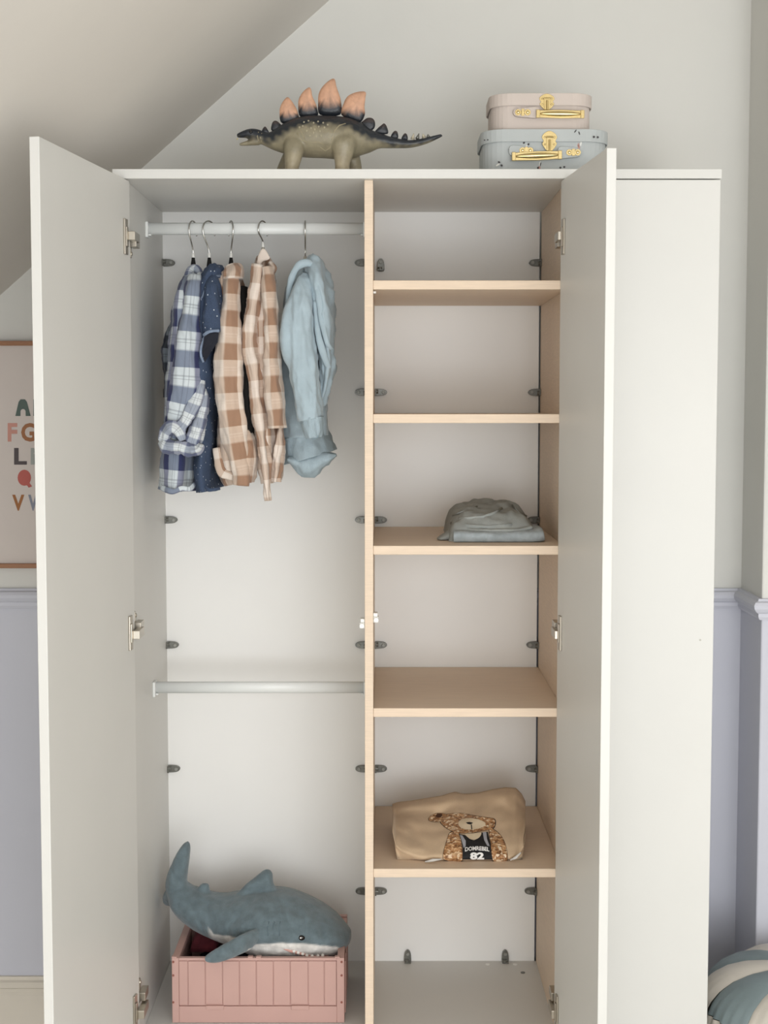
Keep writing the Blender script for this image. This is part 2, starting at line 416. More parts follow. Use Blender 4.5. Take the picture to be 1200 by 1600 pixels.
# screw caps and peg hole on the bottom board
for i, (px, py) in enumerate(((762, 1507), (805, 1507), (817, 1520))):
    b = (800 - py) / F; dy = math.cos(TH) + b * math.sin(TH); dz = -math.sin(TH) + b * math.cos(TH)
    Y = CY + (.227 - CZ) / dz * dy; p = at(px, py, Y)
    MB().tube([(p.x, p.y, .2265), (p.x, p.y, .2285)], .0055, 12).obj('screw_cap', M_plast if i < 2 else M_clip, wd)
# little white door catches on the divider
for px, py, xw, s in ((563, 974, -.0405, -1), (588, 965, -.0225, 1)):
    z = at(px, py, .03).z; b = MB(); a, c_ = sorted((xw, xw + s * .011)); b.box(a, c_, .004, .03, z - .007, z + .005)
    b.tube([(xw + s * .006, .004, z - .001), (xw + s * .006, -.001, z - .001)], .0055, 12)
    b.box(*sorted((xw, xw + s * .009)), .006, .03, z + .005, z + .013)
    b.obj('door_catch', M_plast, wd, bevel=.001)
MB().box(-.0225, -.0165, .02, .03, 1.836, 1.8405).obj('shelf_pin', M_plast, wd, bevel=.001)
MB().tube([at(1094, 1000, -.0195) + Vector((0, .001, 0)), at(1094, 1000, -.0195) + Vector((0, -.0006, 0))], .0022, 10).obj('screw_dot', mat('grey_speck', 'B9B6AE', .5), dc)

# ------------------------------------------------------------------ hangers and clothes
def hanger(px, x_neck, y_neck, twist, m_body, label, neck_white, drop=.05, half=.125):
    """wire hook over the rail, neck, shoulder bar running front to back"""
    p = at(px, 352, RY - .015); n_ = at(x_neck, y_neck, RY)
    X = n_.x
    t = thing('clothes_hanger', label, 'hanger', (X, RY, RZ), 'hangers on the upper rail')
    r = .0205; pts = []
    for k in range(15):
        w = R(215 - k * 235 / 14)                                     # from behind the rail, over it, down in front
        c_, s_ = math.cos(w), math.sin(w); d = -c_ * -1
        pts.append((X + c_ * r * math.sin(twist) * 1.0, RY - (-c_) * -1 * r * math.cos(twist), RZ + .0148 - .0185 + s_ * r + .0))
    pts = []
    for k in range(17):
        w = R(-30 + k * 215 / 16)
        dd = math.cos(w) * r * 1.02; pts.append((X + dd * math.sin(twist), RY + dd * math.cos(twist), RZ - .0035 + math.sin(w) * r))
    q = pts[-1]; zb = n_.z
    for k in range(1, 6):
        f = k / 5; e = f * f * (3 - 2 * f)
        pts.append((q[0] + (X - q[0]) * e, q[1] + (RY - q[1]) * e, q[2] + (zb + .012 - q[2]) * f))
    pts.append((X, RY, zb - .012))
    MB().tube(pts, .0017, 8).obj('hook', M_chrome, t, smooth=True)
    if neck_white: MB().tube([(X, RY, zb + .012), (X, RY, zb - .004)], .0034, 8).obj('collar_ring', M_plast, t, smooth=True)
    b = MB()
    b.tube([(X, RY, zb + .002), (X, RY, zb - .012), (X, RY, zb - .03)], [.0035, .0055, .008], 10)
    b.tube([(X, RY - half, zb - .03 - drop), (X, RY - half * .5, zb - .03 - drop * .42), (X, RY, zb - .022), (X, RY + half * .5, zb - .03 - drop * .42), (X, RY + half, zb - .03 - drop)], [.004, .0055, .0075, .0055, .004], 8)
    b.tube([(X, RY - half, zb - .03 - drop), (X, RY, zb - .034 - drop), (X, RY + half, zb - .03 - drop)], .0032, 8)
    b.obj('shoulder_bar', m_body, t, smooth=True)
    return t
hanger(300, 302, 404, R(18), M_black, 'black hanger with wire hook holding the blue and white check shirt', True)
hanger(319, 327, 404, R(35), M_black, 'black hanger with wire hook holding the navy dotted denim shirt', True)
hanger(364, 361, 404, R(-20), M_black, 'black hanger with wire hook holding the tan check shirt with black lining', True)
M_hang = mat('pale_plastic_hanger', 'B7B0A4', .4)
hanger(406, 411, 388, R(25), M_hang, 'wire hook hanger holding the tan check shirt with the raised collar', True, drop=.045)
hanger(476, 477, 402, R(-3), M_hang, 'wire hook hanger holding the pale blue hooded sweatshirt', False, drop=.03)

P_blue = plaid('blue_white_check_flannel', 'CDD5D9', '7E889A', '898DA2', '2A3058', .072, .0765, .64, .52, ou=.32, ov=.28, line='5A6170')
P_blue2 = plaid('blue_white_check_flannel_bias', 'D3D9DC', '9CA4B2', '989DAE', '5E6580', .036, .046, .62, .52, ou=.3, ov=.1, line='6A707C')
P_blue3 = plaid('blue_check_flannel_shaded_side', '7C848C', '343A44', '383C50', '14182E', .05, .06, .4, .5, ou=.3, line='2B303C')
P_tan = plaid('tan_check_flannel', 'E2D5C9', 'CCB7A6', 'C8B19F', '9D7B64', .070, .071, .55, .5, ou=.64, ov=.15, line='D9C9BB')
P_tan2 = plaid('tan_check_flannel_fine', 'E3D6CB', 'CDB9A9', 'C9B3A2', 'A28069', .046, .071, .6, .52, ou=.3, ov=.4, line='DCCDC0')
M_denim = dotted('navy_dotted_denim', '3A4860', 'CCD4DC', 40, .055)
M_dhem = mat('denim_stitched_edge', '7C8AA0', .9, var=.2, scale=90)
M_fleece = mat('pale_blue_fleece', 'A9BAC3', .95, var=.06, scale=30, bump=.35, bscale=500, sheen=.2)
M_rib = mat('pale_blue_rib_knit', 'A4B5BE', .95, var=.08, scale=200, bump=.5, bscale=260, stretch=(4, 4, .3))
M_blackc = mat('black_lining_cloth', '0D0C0C', .95, var=.2)
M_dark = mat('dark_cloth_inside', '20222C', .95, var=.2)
SH = 'clothes on the upper rail'
def cloth(keys, name, m, par, rip=.003, lobes=5, seed=0, na=.006, n=72, rings=72, caps=False, solid=.0016, wr=.0042, **k):
    return MB().loft(keys, n=n, rings=rings, rip=rip, lobes=lobes, seed=seed, noise_a=na, caps=caps, wr=wr, **k).obj(name, m, par, smooth=True, solid=solid)
def strip(pts, r, name, m, par, flat=.5, closed=False, Y=None, n=14):
    """a rolled or folded band of cloth that follows points (px, py, Y)"""
    P = [at(*p) for p in pts]; k = 7
    out = []
    N = len(P); seg = N if closed else N - 1
    for i in range(seg):
        g = [P[(i + j - 1) % N] if closed else P[min(max(i + j - 1, 0), N - 1)] for j in range(4)]
        for q in range(k):
            t = q / k; out.append(.5 * (2 * g[1] + (g[2] - g[0]) * t + (2 * g[0] - 5 * g[1] + 4 * g[2] - g[3]) * t * t + (3 * g[1] - g[0] - 3 * g[2] + g[3]) * t ** 3))
    if not closed: out.append(P[-1])
    mb = MB(); rr = [r * (1 + .3 * noise.noise(p * 70)) for p in out] if not isinstance(r, (list, tuple)) else [interp([(j / (len(r) - 1), v) for j, v in enumerate(r)], i / (len(out) - 1)) * (1 + .25 * noise.noise(out[i] * 60)) for i in range(len(out))]
    mb.tube(out, rr, n, closed=closed, sy=flat)
    # cloth coordinates along the band
    L = 0; acc = [0]
    for a, b in zip(out, out[1:]): L += (a - b).length; acc.append(L)
    for fi, f in enumerate(mb.f):
        if len(f) == 4: mb.uv[fi] = [((j % n) / n * r * 6 if not isinstance(r, (list, tuple)) else (j % n) / n * .06, acc[j // n]) for j in f]
    return mb.obj(name, m, par, smooth=True)
# 1: blue and white check shirt, sleeves knotted at the hem
s1 = thing('check_shirt', 'blue, white and navy check shirt with a rolled sleeve band, leftmost on the rail', 'shirt', tuple(at(300, 420, RY)), SH)
cloth([(304, 424, 7, .25, .03), (302, 440, 14, .25, .08), (298, 470, 20, .25, .12), (295, 520, 24, .25, .13), (291, 580, 27, .25, .13), (288, 650, 27, .25, .13), (283, 720, 27, .25, .125), (280, 763, 27, .25, .125)], 'torso', P_blue, s1, rip=.0035, lobes=6, seed=1)
cloth([(304, 430, 8, .16, .02), (303, 445, 12, .145, .03), (300, 475, 13, .135, .03), (296, 510, 16, .13, .032), (293, 550, 20, .13, .034), (290, 600, 24, .13, .034), (283, 640, 22, .13, .03), (276, 668, 14, .13, .022), (270, 684, 10, .13, .018)], 'sleeve', P_blue, s1, rip=.002, lobes=4, seed=2, na=.004, caps=True)
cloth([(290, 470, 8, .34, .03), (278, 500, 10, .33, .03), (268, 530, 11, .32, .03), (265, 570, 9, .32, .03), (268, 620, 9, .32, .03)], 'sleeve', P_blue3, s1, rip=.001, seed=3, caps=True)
strip([(296, 424, .20), (304, 419, .21), (312, 426, .20), (313, 440, .18), (301, 441, .165), (294, 438, .18)], .0085, 'collar', P_blue2, s1, .8, closed=True)
cloth([(251, 690, 6, .115, .02), (262, 697, 11, .10, .022), (280, 699, 10, .095, .02), (298, 703, 9, .095, .02), (310, 701, 7, .10, .02), (314, 694, 3, .105, .012)], 'rolled_cuff', P_blue2, s1, rip=.0012, seed=21, na=.006, caps=True)
cloth([(256, 690, 5, .11, .015), (260, 676, 9, .105, .02), (270, 668, 9, .10, .02), (280, 674, 8, .10, .018), (286, 688, 4, .105, .014)], 'rolled_cuff', P_blue2, s1, rip=.001, seed=22, na=.006, caps=True)
cloth([(315, 606, 4, .135, .012), (317, 630, 8, .13, .016), (312, 655, 10, .125, .02), (306, 676, 11, .115, .022), (301, 692, 9, .11, .02), (303, 702, 4, .11, .012)], 'rolled_cuff', P_blue2, s1, rip=.0012, seed=23, na=.005, caps=True)
cloth([(315, 588, 2, .13, .008), (311, 604, 7, .118, .010), (303, 630, 9, .108, .010), (293, 652, 9, .10, .010), (283, 667, 8, .098, .010), (276, 676, 4, .10, .008)], 'placket', P_blue2, s1, rip=0, seed=24, na=.002, caps=True)
p = at(295, 652, .098); MB().ball(p, .004, .002, .004, 10, 6).obj('button', mat('pale_yellow_button', 'E4DFC0', .35), s1, smooth=True)
strip([(252, 762, .14), (262, 766, .12), (272, 768, .115), (284, 763, .115), (296, 764, .12), (304, 757, .14)], .006, 'hem', P_blue, s1, .35)
# 2: denim shirt
s2 = thing('denim_shirt', 'navy short-sleeved denim shirt with small white dots, second from the left on the rail', 'shirt', tuple(at(330, 415, RY)), SH)
cloth([(333, 420, 9, .25, .03), (330, 440, 14, .25, .08), (328, 480, 17, .25, .12), (327, 540, 17, .25, .13), (327, 620, 16, .25, .13), (326, 690, 15, .25, .13), (325, 740, 16, .25, .13), (328, 764, 17, .25, .13)], 'torso', M_denim, s2, rip=.0022, lobes=5, seed=4)
cloth([(333, 428, 8, .16, .02), (332, 450, 12, .135, .028), (332, 480, 14, .125, .03), (332, 505, 15, .12, .032), (332, 519, 14, .118, .032)], 'sleeve', M_denim, s2, rip=.0015, lobes=3, seed=5, na=.003)
strip([(318, 524, .095), (325, 519, .084), (334, 517, .082), (342, 517, .09)], .0032, 'sleeve_hem', M_dhem, s2, .6)
strip([(323, 519, .10), (315, 540, .10), (314, 555, .10), (318, 566, .10)], .0026, 'sleeve_hem', M_dhem, s2, .6)
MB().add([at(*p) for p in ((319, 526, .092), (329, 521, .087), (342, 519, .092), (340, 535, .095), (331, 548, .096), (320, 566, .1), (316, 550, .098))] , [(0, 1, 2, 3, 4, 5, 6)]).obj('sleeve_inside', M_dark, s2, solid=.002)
cloth([(341, 416, 4, .19, .02), (333, 422, 9, .175, .03), (326, 437, 12, .165, .035), (317, 458, 8, .16, .03), (309, 478, 2, .16, .02)], 'collar', M_denim, s2, rip=.0, na=.002, caps=True)
cloth([(338, 416, 9, .2, .03), (337, 424, 12, .18, .035), (335, 434, 13, .17, .035)], 'collar', M_denim, s2, rip=.0, na=.001, caps=True)
strip([(346, 431, .155), (337, 432, .135), (328, 438, .128), (320, 455, .125), (310, 478, .14)], .0022, 'collar_edge', M_dhem, s2, .7)
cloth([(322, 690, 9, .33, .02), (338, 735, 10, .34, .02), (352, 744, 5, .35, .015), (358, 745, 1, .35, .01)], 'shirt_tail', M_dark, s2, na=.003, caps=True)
strip([(318, 757, .13), (325, 765, .115), (335, 765, .115), (343, 763, .13)], .004, 'hem', M_denim, s2, .5)
# 3: tan check shirt with black lining
s3 = thing('check_shirt', 'tan, cream and brown check shirt over a black lining, in the middle of the rail', 'shirt', tuple(at(362, 415, RY)), SH)
cloth([(364, 424, 8, .25, .03), (366, 450, 13, .25, .08), (366, 500, 15, .25, .12), (364, 570, 18, .25, .13), (364, 650, 20, .25, .13), (366, 700, 24, .25, .13), (372, 735, 27, .25, .12), (376, 752, 22, .25, .11)], 'torso', P_tan, s3, rip=.004, lobes=6, seed=6)
cloth([(363, 428, 8, .17, .02), (362, 445, 10, .145, .028), (361, 480, 13, .13, .03), (359, 515, 17, .125, .034), (357, 560, 21, .12, .036), (358, 600, 22, .12, .036), (361, 645, 21, .12, .034), (367, 690, 18, .12, .03), (373, 725, 14, .12, .026), (376, 742, 11, .12, .022), (375, 758, 10, .12, .02)], 'sleeve', P_tan, s3, rip=.0016, lobes=4, seed=8, na=.004)
cloth([(361, 416, 10, .19, .04), (363, 423, 16, .17, .04), (363, 436, 14, .155, .04)], 'collar', P_tan2, s3, rip=.0, na=.002, caps=True)
cloth([(348, 432, 4, .17, .02), (345, 460, 7, .16, .02), (343, 490, 5, .16, .015)], 'collar', P_tan, s3, rip=.0, na=.002, caps=True)
cloth([(381, 450, 5, .22, .05), (386, 520, 9, .20, .06), (389, 600, 11, .20, .07), (390, 670, 11, .20, .07), (389, 715, 8, .20, .06)], 'lining', M_blackc, s3, rip=.001, na=.003, caps=True)
cloth([(386, 672, 6, .17, .05), (389, 700, 12, .16, .05), (389, 728, 13, .16, .05), (386, 752, 9, .16, .045)], 'shirt_tail', P_tan, s3, rip=.002, seed=31)
strip([(338, 700, .14), (345, 735, .13), (358, 743, .125), (370, 748, .12)], [.008, .012, .010, .005], 'hem', P_tan, s3, .4)
# 4: tan check shirt with raised collar
s4 = thing('check_shirt', 'crumpled tan and cream check shirt with a raised pointed collar, second from right', 'shirt', tuple(at(411, 392, RY)), SH)
cloth([(412, 400, 7, .25, .02), (413, 420, 12, .25, .07), (414, 470, 15, .25, .11), (415, 540, 18, .25, .125), (419, 600, 19, .25, .125), (421, 660, 19, .25, .12), (422, 720, 17, .25, .11), (425, 752, 13, .25, .1)], 'torso', P_tan2, s4, rip=.0045, lobes=7, seed=10)
cloth([(417, 418, 8, .15, .025), (421, 460, 10, .13, .028), (424, 520, 11, .12, .03), (426, 570, 12, .12, .03), (429, 620, 14, .12, .03), (432, 650, 13, .12, .03), (433, 669, 12, .12, .028)], 'sleeve', P_tan, s4, rip=.001, lobes=3, seed=11, na=.004)
cloth([(406, 415, 8, .16, .03), (401, 445, 9, .15, .03), (396, 480, 10, .14, .03), (391, 520, 11, .13, .03), (391, 545, 11, .13, .03), (398, 590, 10, .13, .03), (404, 640, 10, .13, .03), (410, 690, 9, .13, .024), (416, 740, 6, .13, .02), (420, 782, 2, .13, .008)], 'shirt_front', P_tan2, s4, rip=.0025, lobes=4, seed=12, na=.006, caps=True)
MB().prism([(401, 412), (403, 400), (407, 391), (411, 387), (415, 390), (420, 398), (423, 404), (417, 407), (410, 408), (407, 416)], lambda a, b: at(a, b, .17), lambda a, b: at(a, b, .28)).obj('collar', P_tan2, s4, bevel=.004)
cloth([(423, 411, 4, .2, .03), (427, 420, 5, .19, .03), (424, 430, 3, .19, .02)], 'collar', P_tan2, s4, rip=0, na=.002, caps=True)
cloth([(438, 665, 3, .16, .02), (436, 700, 8, .16, .025), (431, 730, 9, .17, .03), (429, 752, 7, .17, .03)], 'shirt_tail', P_tan2, s4, rip=.002, na=.004)
# 5: pale blue hooded sweatshirt
s5 = thing('hooded_sweatshirt', 'pale blue fleece hooded sweatshirt, rightmost on the rail', 'sweatshirt', tuple(at(478, 405, RY)), SH)
cloth([(478, 414, 9, .25, .04), (474, 440, 20, .26, .08), (471, 480, 26, .27, .10), (471, 540, 34, .28, .10), (472, 600, 37, .28, .10), (474, 650, 37, .28, .10), (476, 682, 36, .275, .10)], 'torso', M_fleece, s5, rip=.003, lobes=5, seed=14)
cloth([(476, 678, 36, .275, .10), (480, 696, 38, .27, .10), (485, 714, 41, .265, .10)], 'waistband', M_rib, s5, rip=.0015, lobes=6, seed=15, rings=14)
cloth([(450, 717, 2, .2, .02), (464, 722, 10, .2, .03), (480, 726, 20, .2, .035), (496, 721, 14, .2, .035), (512, 715, 8, .2, .03), (525, 711, 2, .2, .02)], 'waistband_flap', M_rib, s5, rip=.0008, seed=16, rings=30, na=.003, caps=True)
cloth([(480, 428, 9, .17, .02), (474, 450, 14, .14, .03), (467, 490, 21, .125, .034), (465, 530, 26, .12, .036), (471, 570, 24, .12, .036), (479, 610, 20, .12, .034), (484, 640, 18, .12, .032), (487, 655, 17, .12, .03)], 'sleeve', M_fleece, s5, rip=.002, lobes=4, seed=17, na=.005, wr=.006)
cloth([(487, 652, 17, .12, .03), (488, 664, 15, .12, .027), (489, 675, 13, .12, .024), (490, 684, 10, .12, .02)], 'cuff', M_rib, s5, rip=.001, lobes=6, seed=18, rings=16, na=.001)
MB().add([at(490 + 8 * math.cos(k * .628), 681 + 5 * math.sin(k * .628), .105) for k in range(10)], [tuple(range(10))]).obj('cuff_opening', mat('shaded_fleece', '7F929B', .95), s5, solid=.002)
cloth([(479, 411, 11, .22, .05), (490, 418, 15, .2, .07), (499, 445, 16, .19, .08), (505, 490, 15, .19, .08), (509, 540, 12, .19, .07), (510, 580, 9, .19, .055), (505, 610, 9, .19, .04), (499, 632, 5, .19, .03)], 'hood', M_fleece, s5, rip=.005, lobes=5, seed=19, na=.008, caps=True, wr=.008)
strip([(494, 420, .14), (482, 411, .13), (468, 414, .13), (458, 428, .14), (452, 450, .15), (449, 480, .16), (448, 500, .17)], [.006, .0075, .008, .0075, .006, .005, .003], 'hood_edge', M_fleece, s5, .8)
strip([(490, 420, .125), (497, 455, .115), (503, 500, .11), (511, 535, .11), (518, 545, .13)], [.006, .007, .0065, .006, .005], 'hood_edge', M_fleece, s5, .7)
strip([(492, 470, .12), (497, 520, .115), (506, 555, .115), (514, 575, .13)], [.004, .007, .008, .005], 'hood_fold', M_fleece, s5, .7)

# ------------------------------------------------------------------ toy stegosaurus
DY = .06
dn = thing('toy_stegosaurus', 'olive rubber toy stegosaurus with orange back plates standing on the wardrobe top', 'toy', (at(520, 270, DY).x, DY, TZ1))
b = MB()
m_ = mpp(DY)
b.loft([(393, 209, 7, DY, .010), (404, 213, 9, DY, .013), (418, 218, 11, DY, .017), (432, 219, 17, DY, .026), (450, 217, 25, DY, .036), (475, 214, 31, DY, .045), (505, 214, 32, DY, .048), (535, 216, 32, DY, .047), (558, 218, 27, DY, .040), (575, 220, 19, DY, .030), (592, 220, 12, DY, .021), (612, 223, 8.5, DY, .015), (640, 225, 6, DY, .010), (662, 221, 5, DY, .008), (680, 215, 3.6, DY, .006), (691, 211, 2, DY, .004)], n=28, rings=70)
b.loft([(370, 212, 2.5, DY, .005), (376, 211, 4.5, DY, .008), (386, 209, 6.5, DY, .011), (395, 209, 8, DY, .012), (405, 212, 9, DY, .012)], n=18, rings=14)
b.loft([(373.5, 226, 2, DY, .004), (380, 225, 3, DY, .006), (392, 223, 4.5, DY, .009), (404, 221, 6, DY, .011)], n=16, rings=12)
zc_ = TZ1 + .0005
def leg(keys): b.loft(keys, n=18, rings=22)
for sgn in (-1, 1):
    y0 = DY + sgn * .030
    if sgn < 0:
        leg([(462, 210, 14, y0 + .01, .016), (460, 228, 16.5, y0, .019), (458, 245, 14, y0 - .003, .017), (456, 262, 11, y0 - .003, .017), (454, 279, 12, y0 - .004, .018)])
        leg([(536, 204, 17, y0 + .01, .016), (537, 221, 21, y0 - .002, .021), (536, 240, 16, y0 - .003, .018), (535, 258, 11.5, y0 - .003, .017), (535, 279, 12.5, y0 - .004, .018)])
    else:
        leg([(462, 228, 12, y0 - .005, .016), (452, 246, 11, y0, .017), (444, 262, 10, y0, .016), (440, 275, 11, y0, .017)])
        leg([(540, 225, 16, y0 - .005, .018), (549, 244, 13, y0, .018), (554, 260, 11, y0, .016), (555, 275, 11, y0, .017)])
body = b.union(.0026, 3)
ztop = [(at(x, y, DY).x, at(x, y, DY).z) for x, y in ((368, 207), (392, 202), (404, 205), (420, 207), (440, 196), (460, 188), (490, 184), (520, 183.5), (550, 188), (570, 199), (590, 209), (612, 215), (640, 220), (662, 217), (691, 209))]
zthk = [(at(x, 200, DY).x, h * m_) for x, h in ((368, 10), (392, 15), (410, 14), (430, 22), (460, 18), (540, 18), (570, 20), (592, 15), (612, 15), (640, 10), (691, 6))]
O_, NV, BE = lin('877F69'), lin('1C222A'), lin('A1957D')
ORG_ = dn.location
def dcol(v):
    d = (interp(ztop, v.x) - v.z) / interp(zthk, v.x) + .35 * noise.noise(v * 90)
    f = max(0, min(1, (1.25 - d) / .6)); g = max(0, min(1, (d - 2.6) / 1.5))
    w = .5 + .5 * noise.noise(v * 45)
    base = [O_[i] * (1 - g) + BE[i] * g for i in range(3)]
    return tuple((base[i] * (.85 + .3 * w)) * (1 - f) + NV[i] * f for i in range(3)) + (1,)
M_dino = mat('painted_rubber', '888', .42, var=.12, scale=60, bump=.5, bscale=140, attr='Col')
body_o = body.obj('body', M_dino, dn, smooth=True, col=dcol)
bv = body.bvh()
# back plates
def plate(name, pts, big, thick=.011, yoff=0):
    P = smoothpoly(pts, 4); cx = sum(p[0] for p in P) / len(P); cy = sum(p[1] for p in P) / len(P); n = len(P); vs = []
    for sc, th in ((1, .0016), (.72, thick * .38), (.35, thick * .5)):
        for s in (-1, 1):
            for (x, y) in P: vs.append(at(cx + (x - cx) * sc, cy + (y - cy) * sc, DY + yoff) + Vector((0, s * th, 0)))
    vs += [at(cx, cy, DY + yoff) + Vector((0, -thick * .52, 0)), at(cx, cy, DY + yoff) + Vector((0, thick * .52, 0))]
    fs = []
    for i in range(n):
        j = (i + 1) % n; fs.append((i, j, n + j, n + i))
        for s in (0, 1):
            for lv in (0, 1):
                a, c_ = lv * 2 * n + s * n, (lv + 1) * 2 * n + s * n; fs.append((a + i, a + j, c_ + j, c_ + i))
            fs.append((4 * n + s * n + i, 4 * n + s * n + j, 6 * n + s))
    mb = MB().add(vs, fs)
    zlo, zhi = min(v.z for v in vs), max(v.z for v in vs); OR, DK = lin('C99C80'), lin('1D2128')
    def pc(v):
        h = (v.z - zlo) / (zhi - zlo) + .08 * noise.noise(Vector((v.x * 260, 0, v.z * 30)))
        f = max(0, min(1, (h - .29) / .13)) if big else max(0, min(.12, h - .6)) * .5
        st = 1 + .14 * noise.noise(Vector((v.x * 420, 1, v.z * 30)))
        return tuple((DK[i] * (1 - f) + OR[i] * f) * st for i in range(3)) + (1,)
    return mb.obj(name, M_dino, dn, smooth=True, col=pc)
zz = lambda L: [(340 + x / 3.158, 100 + y / 3.158) for x, y in L]
plate('back_plate', zz([(318, 292), (306, 240), (312, 205), (328, 178), (345, 164), (362, 178), (382, 208), (396, 240), (398, 285)]), True)
plate('back_plate', zz([(410, 262), (398, 205), (402, 170), (420, 140), (442, 120), (456, 117), (463, 130), (468, 160), (484, 195), (492, 225), (490, 256)]), True)
plate('back_plate', zz([(506, 250), (496, 190), (500, 145), (518, 112), (545, 86), (568, 73), (580, 80), (586, 110), (598, 145), (609, 185), (604, 250)]), True)
plate('back_plate', zz([(612, 252), (622, 195), (640, 162), (668, 145), (705, 136), (731, 140), (729, 170), (725, 210), (727, 245), (714, 278), (690, 290)]), True)
for q in ([(218, 345), (222, 322), (234, 309), (246, 322), (254, 345)], [(268, 330), (268, 296), (280, 281), (296, 284), (316, 304), (322, 325)],
          [(704, 300), (722, 278), (742, 266), (766, 270), (777, 290), (772, 318), (740, 335)], [(778, 340), (788, 320), (806, 304), (822, 294), (836, 312), (838, 345)],
          [(855, 365), (862, 342), (876, 330), (888, 338), (889, 366)], [(908, 372), (914, 352), (926, 342), (936, 352), (936, 375)]):
    plate('back_plate', zz(q), False, thick=.008)
M_spike = mat('bone_rubber', 'B5AD98', .5)
for (bx, by, tx, ty, yo) in ((962, 372, 968, 346, -.004), (985, 368, 994, 340, .003), (1018, 362, 1012, 348, -.004), (1040, 360, 1038, 344, .003)):
    p0, p1 = zz([(bx, by)])[0], zz([(tx, ty)])[0]
    MB().tube([at(*p0, DY) + Vector((0, yo * .5, 0)), at(*p1, DY) + Vector((0, yo * 2, 0))], [.0045, .0008], 8).obj('tail_spike', M_spike if yo < 0 else M_clip, dn, smooth=True)
p, nn = surf(bv, 392, 206, -.0005)
MB().ball(p, .0036, .0028, .0036).obj('eye', mat('glossy_black_eye', '0B0B0C', .12), dn, smooth=True)
M_bump = mat('rubber_bump_highlight', 'A69D85', .4)  # paler than the skin: subtle highlights on the bumps put into the colour
bmp = MB()
for x, y in ((475, 191), (482, 189), (490, 192), (497, 190), (505, 192), (473, 197), (486, 200), (492, 202), (498, 198), (479, 204), (490, 207), (500, 205), (507, 199), (512, 195), (484, 212), (494, 213), (502, 212), (468, 199)):
    p, nn = surf(bv, x, y, -.0006)
    if p: bmp.ball(p, .0022, .0018, .0026, 8, 6)
bmp.obj('skin_bumps', M_bump, dn, smooth=True)['kind'] = 'stuff'
for pts, r in (([(500, 230), (508, 236), (516, 231), (519, 218), (523, 204), (530, 196), (540, 193)], .0014), ([(464, 208), (472, 220), (484, 223), (497, 222), (506, 226)], .0012), ([(466, 198), (472, 208), (476, 217)], .0012), ([(518, 222), (517, 240)], .001), ([(404, 206), (402, 213), (404, 220)], .001), ([(409, 208), (407, 215), (409, 222)], .001)):
    P = [surf(bv, x, y, -.0002)[0] for x, y in pts]
    P = [q for q in P if q]
    if len(P) > 1: MB().tube(P, r, 6).obj('skin_fold', mat('rubber_fold', '9A9075', .45), dn, smooth=True)
MB().tube([at(371.5, 216, DY - .003), at(370, 218.5, DY - .003)], [.001, .0006], 6).obj('tooth', mat('yellow_tooth', 'CDBB62', .4), dn)

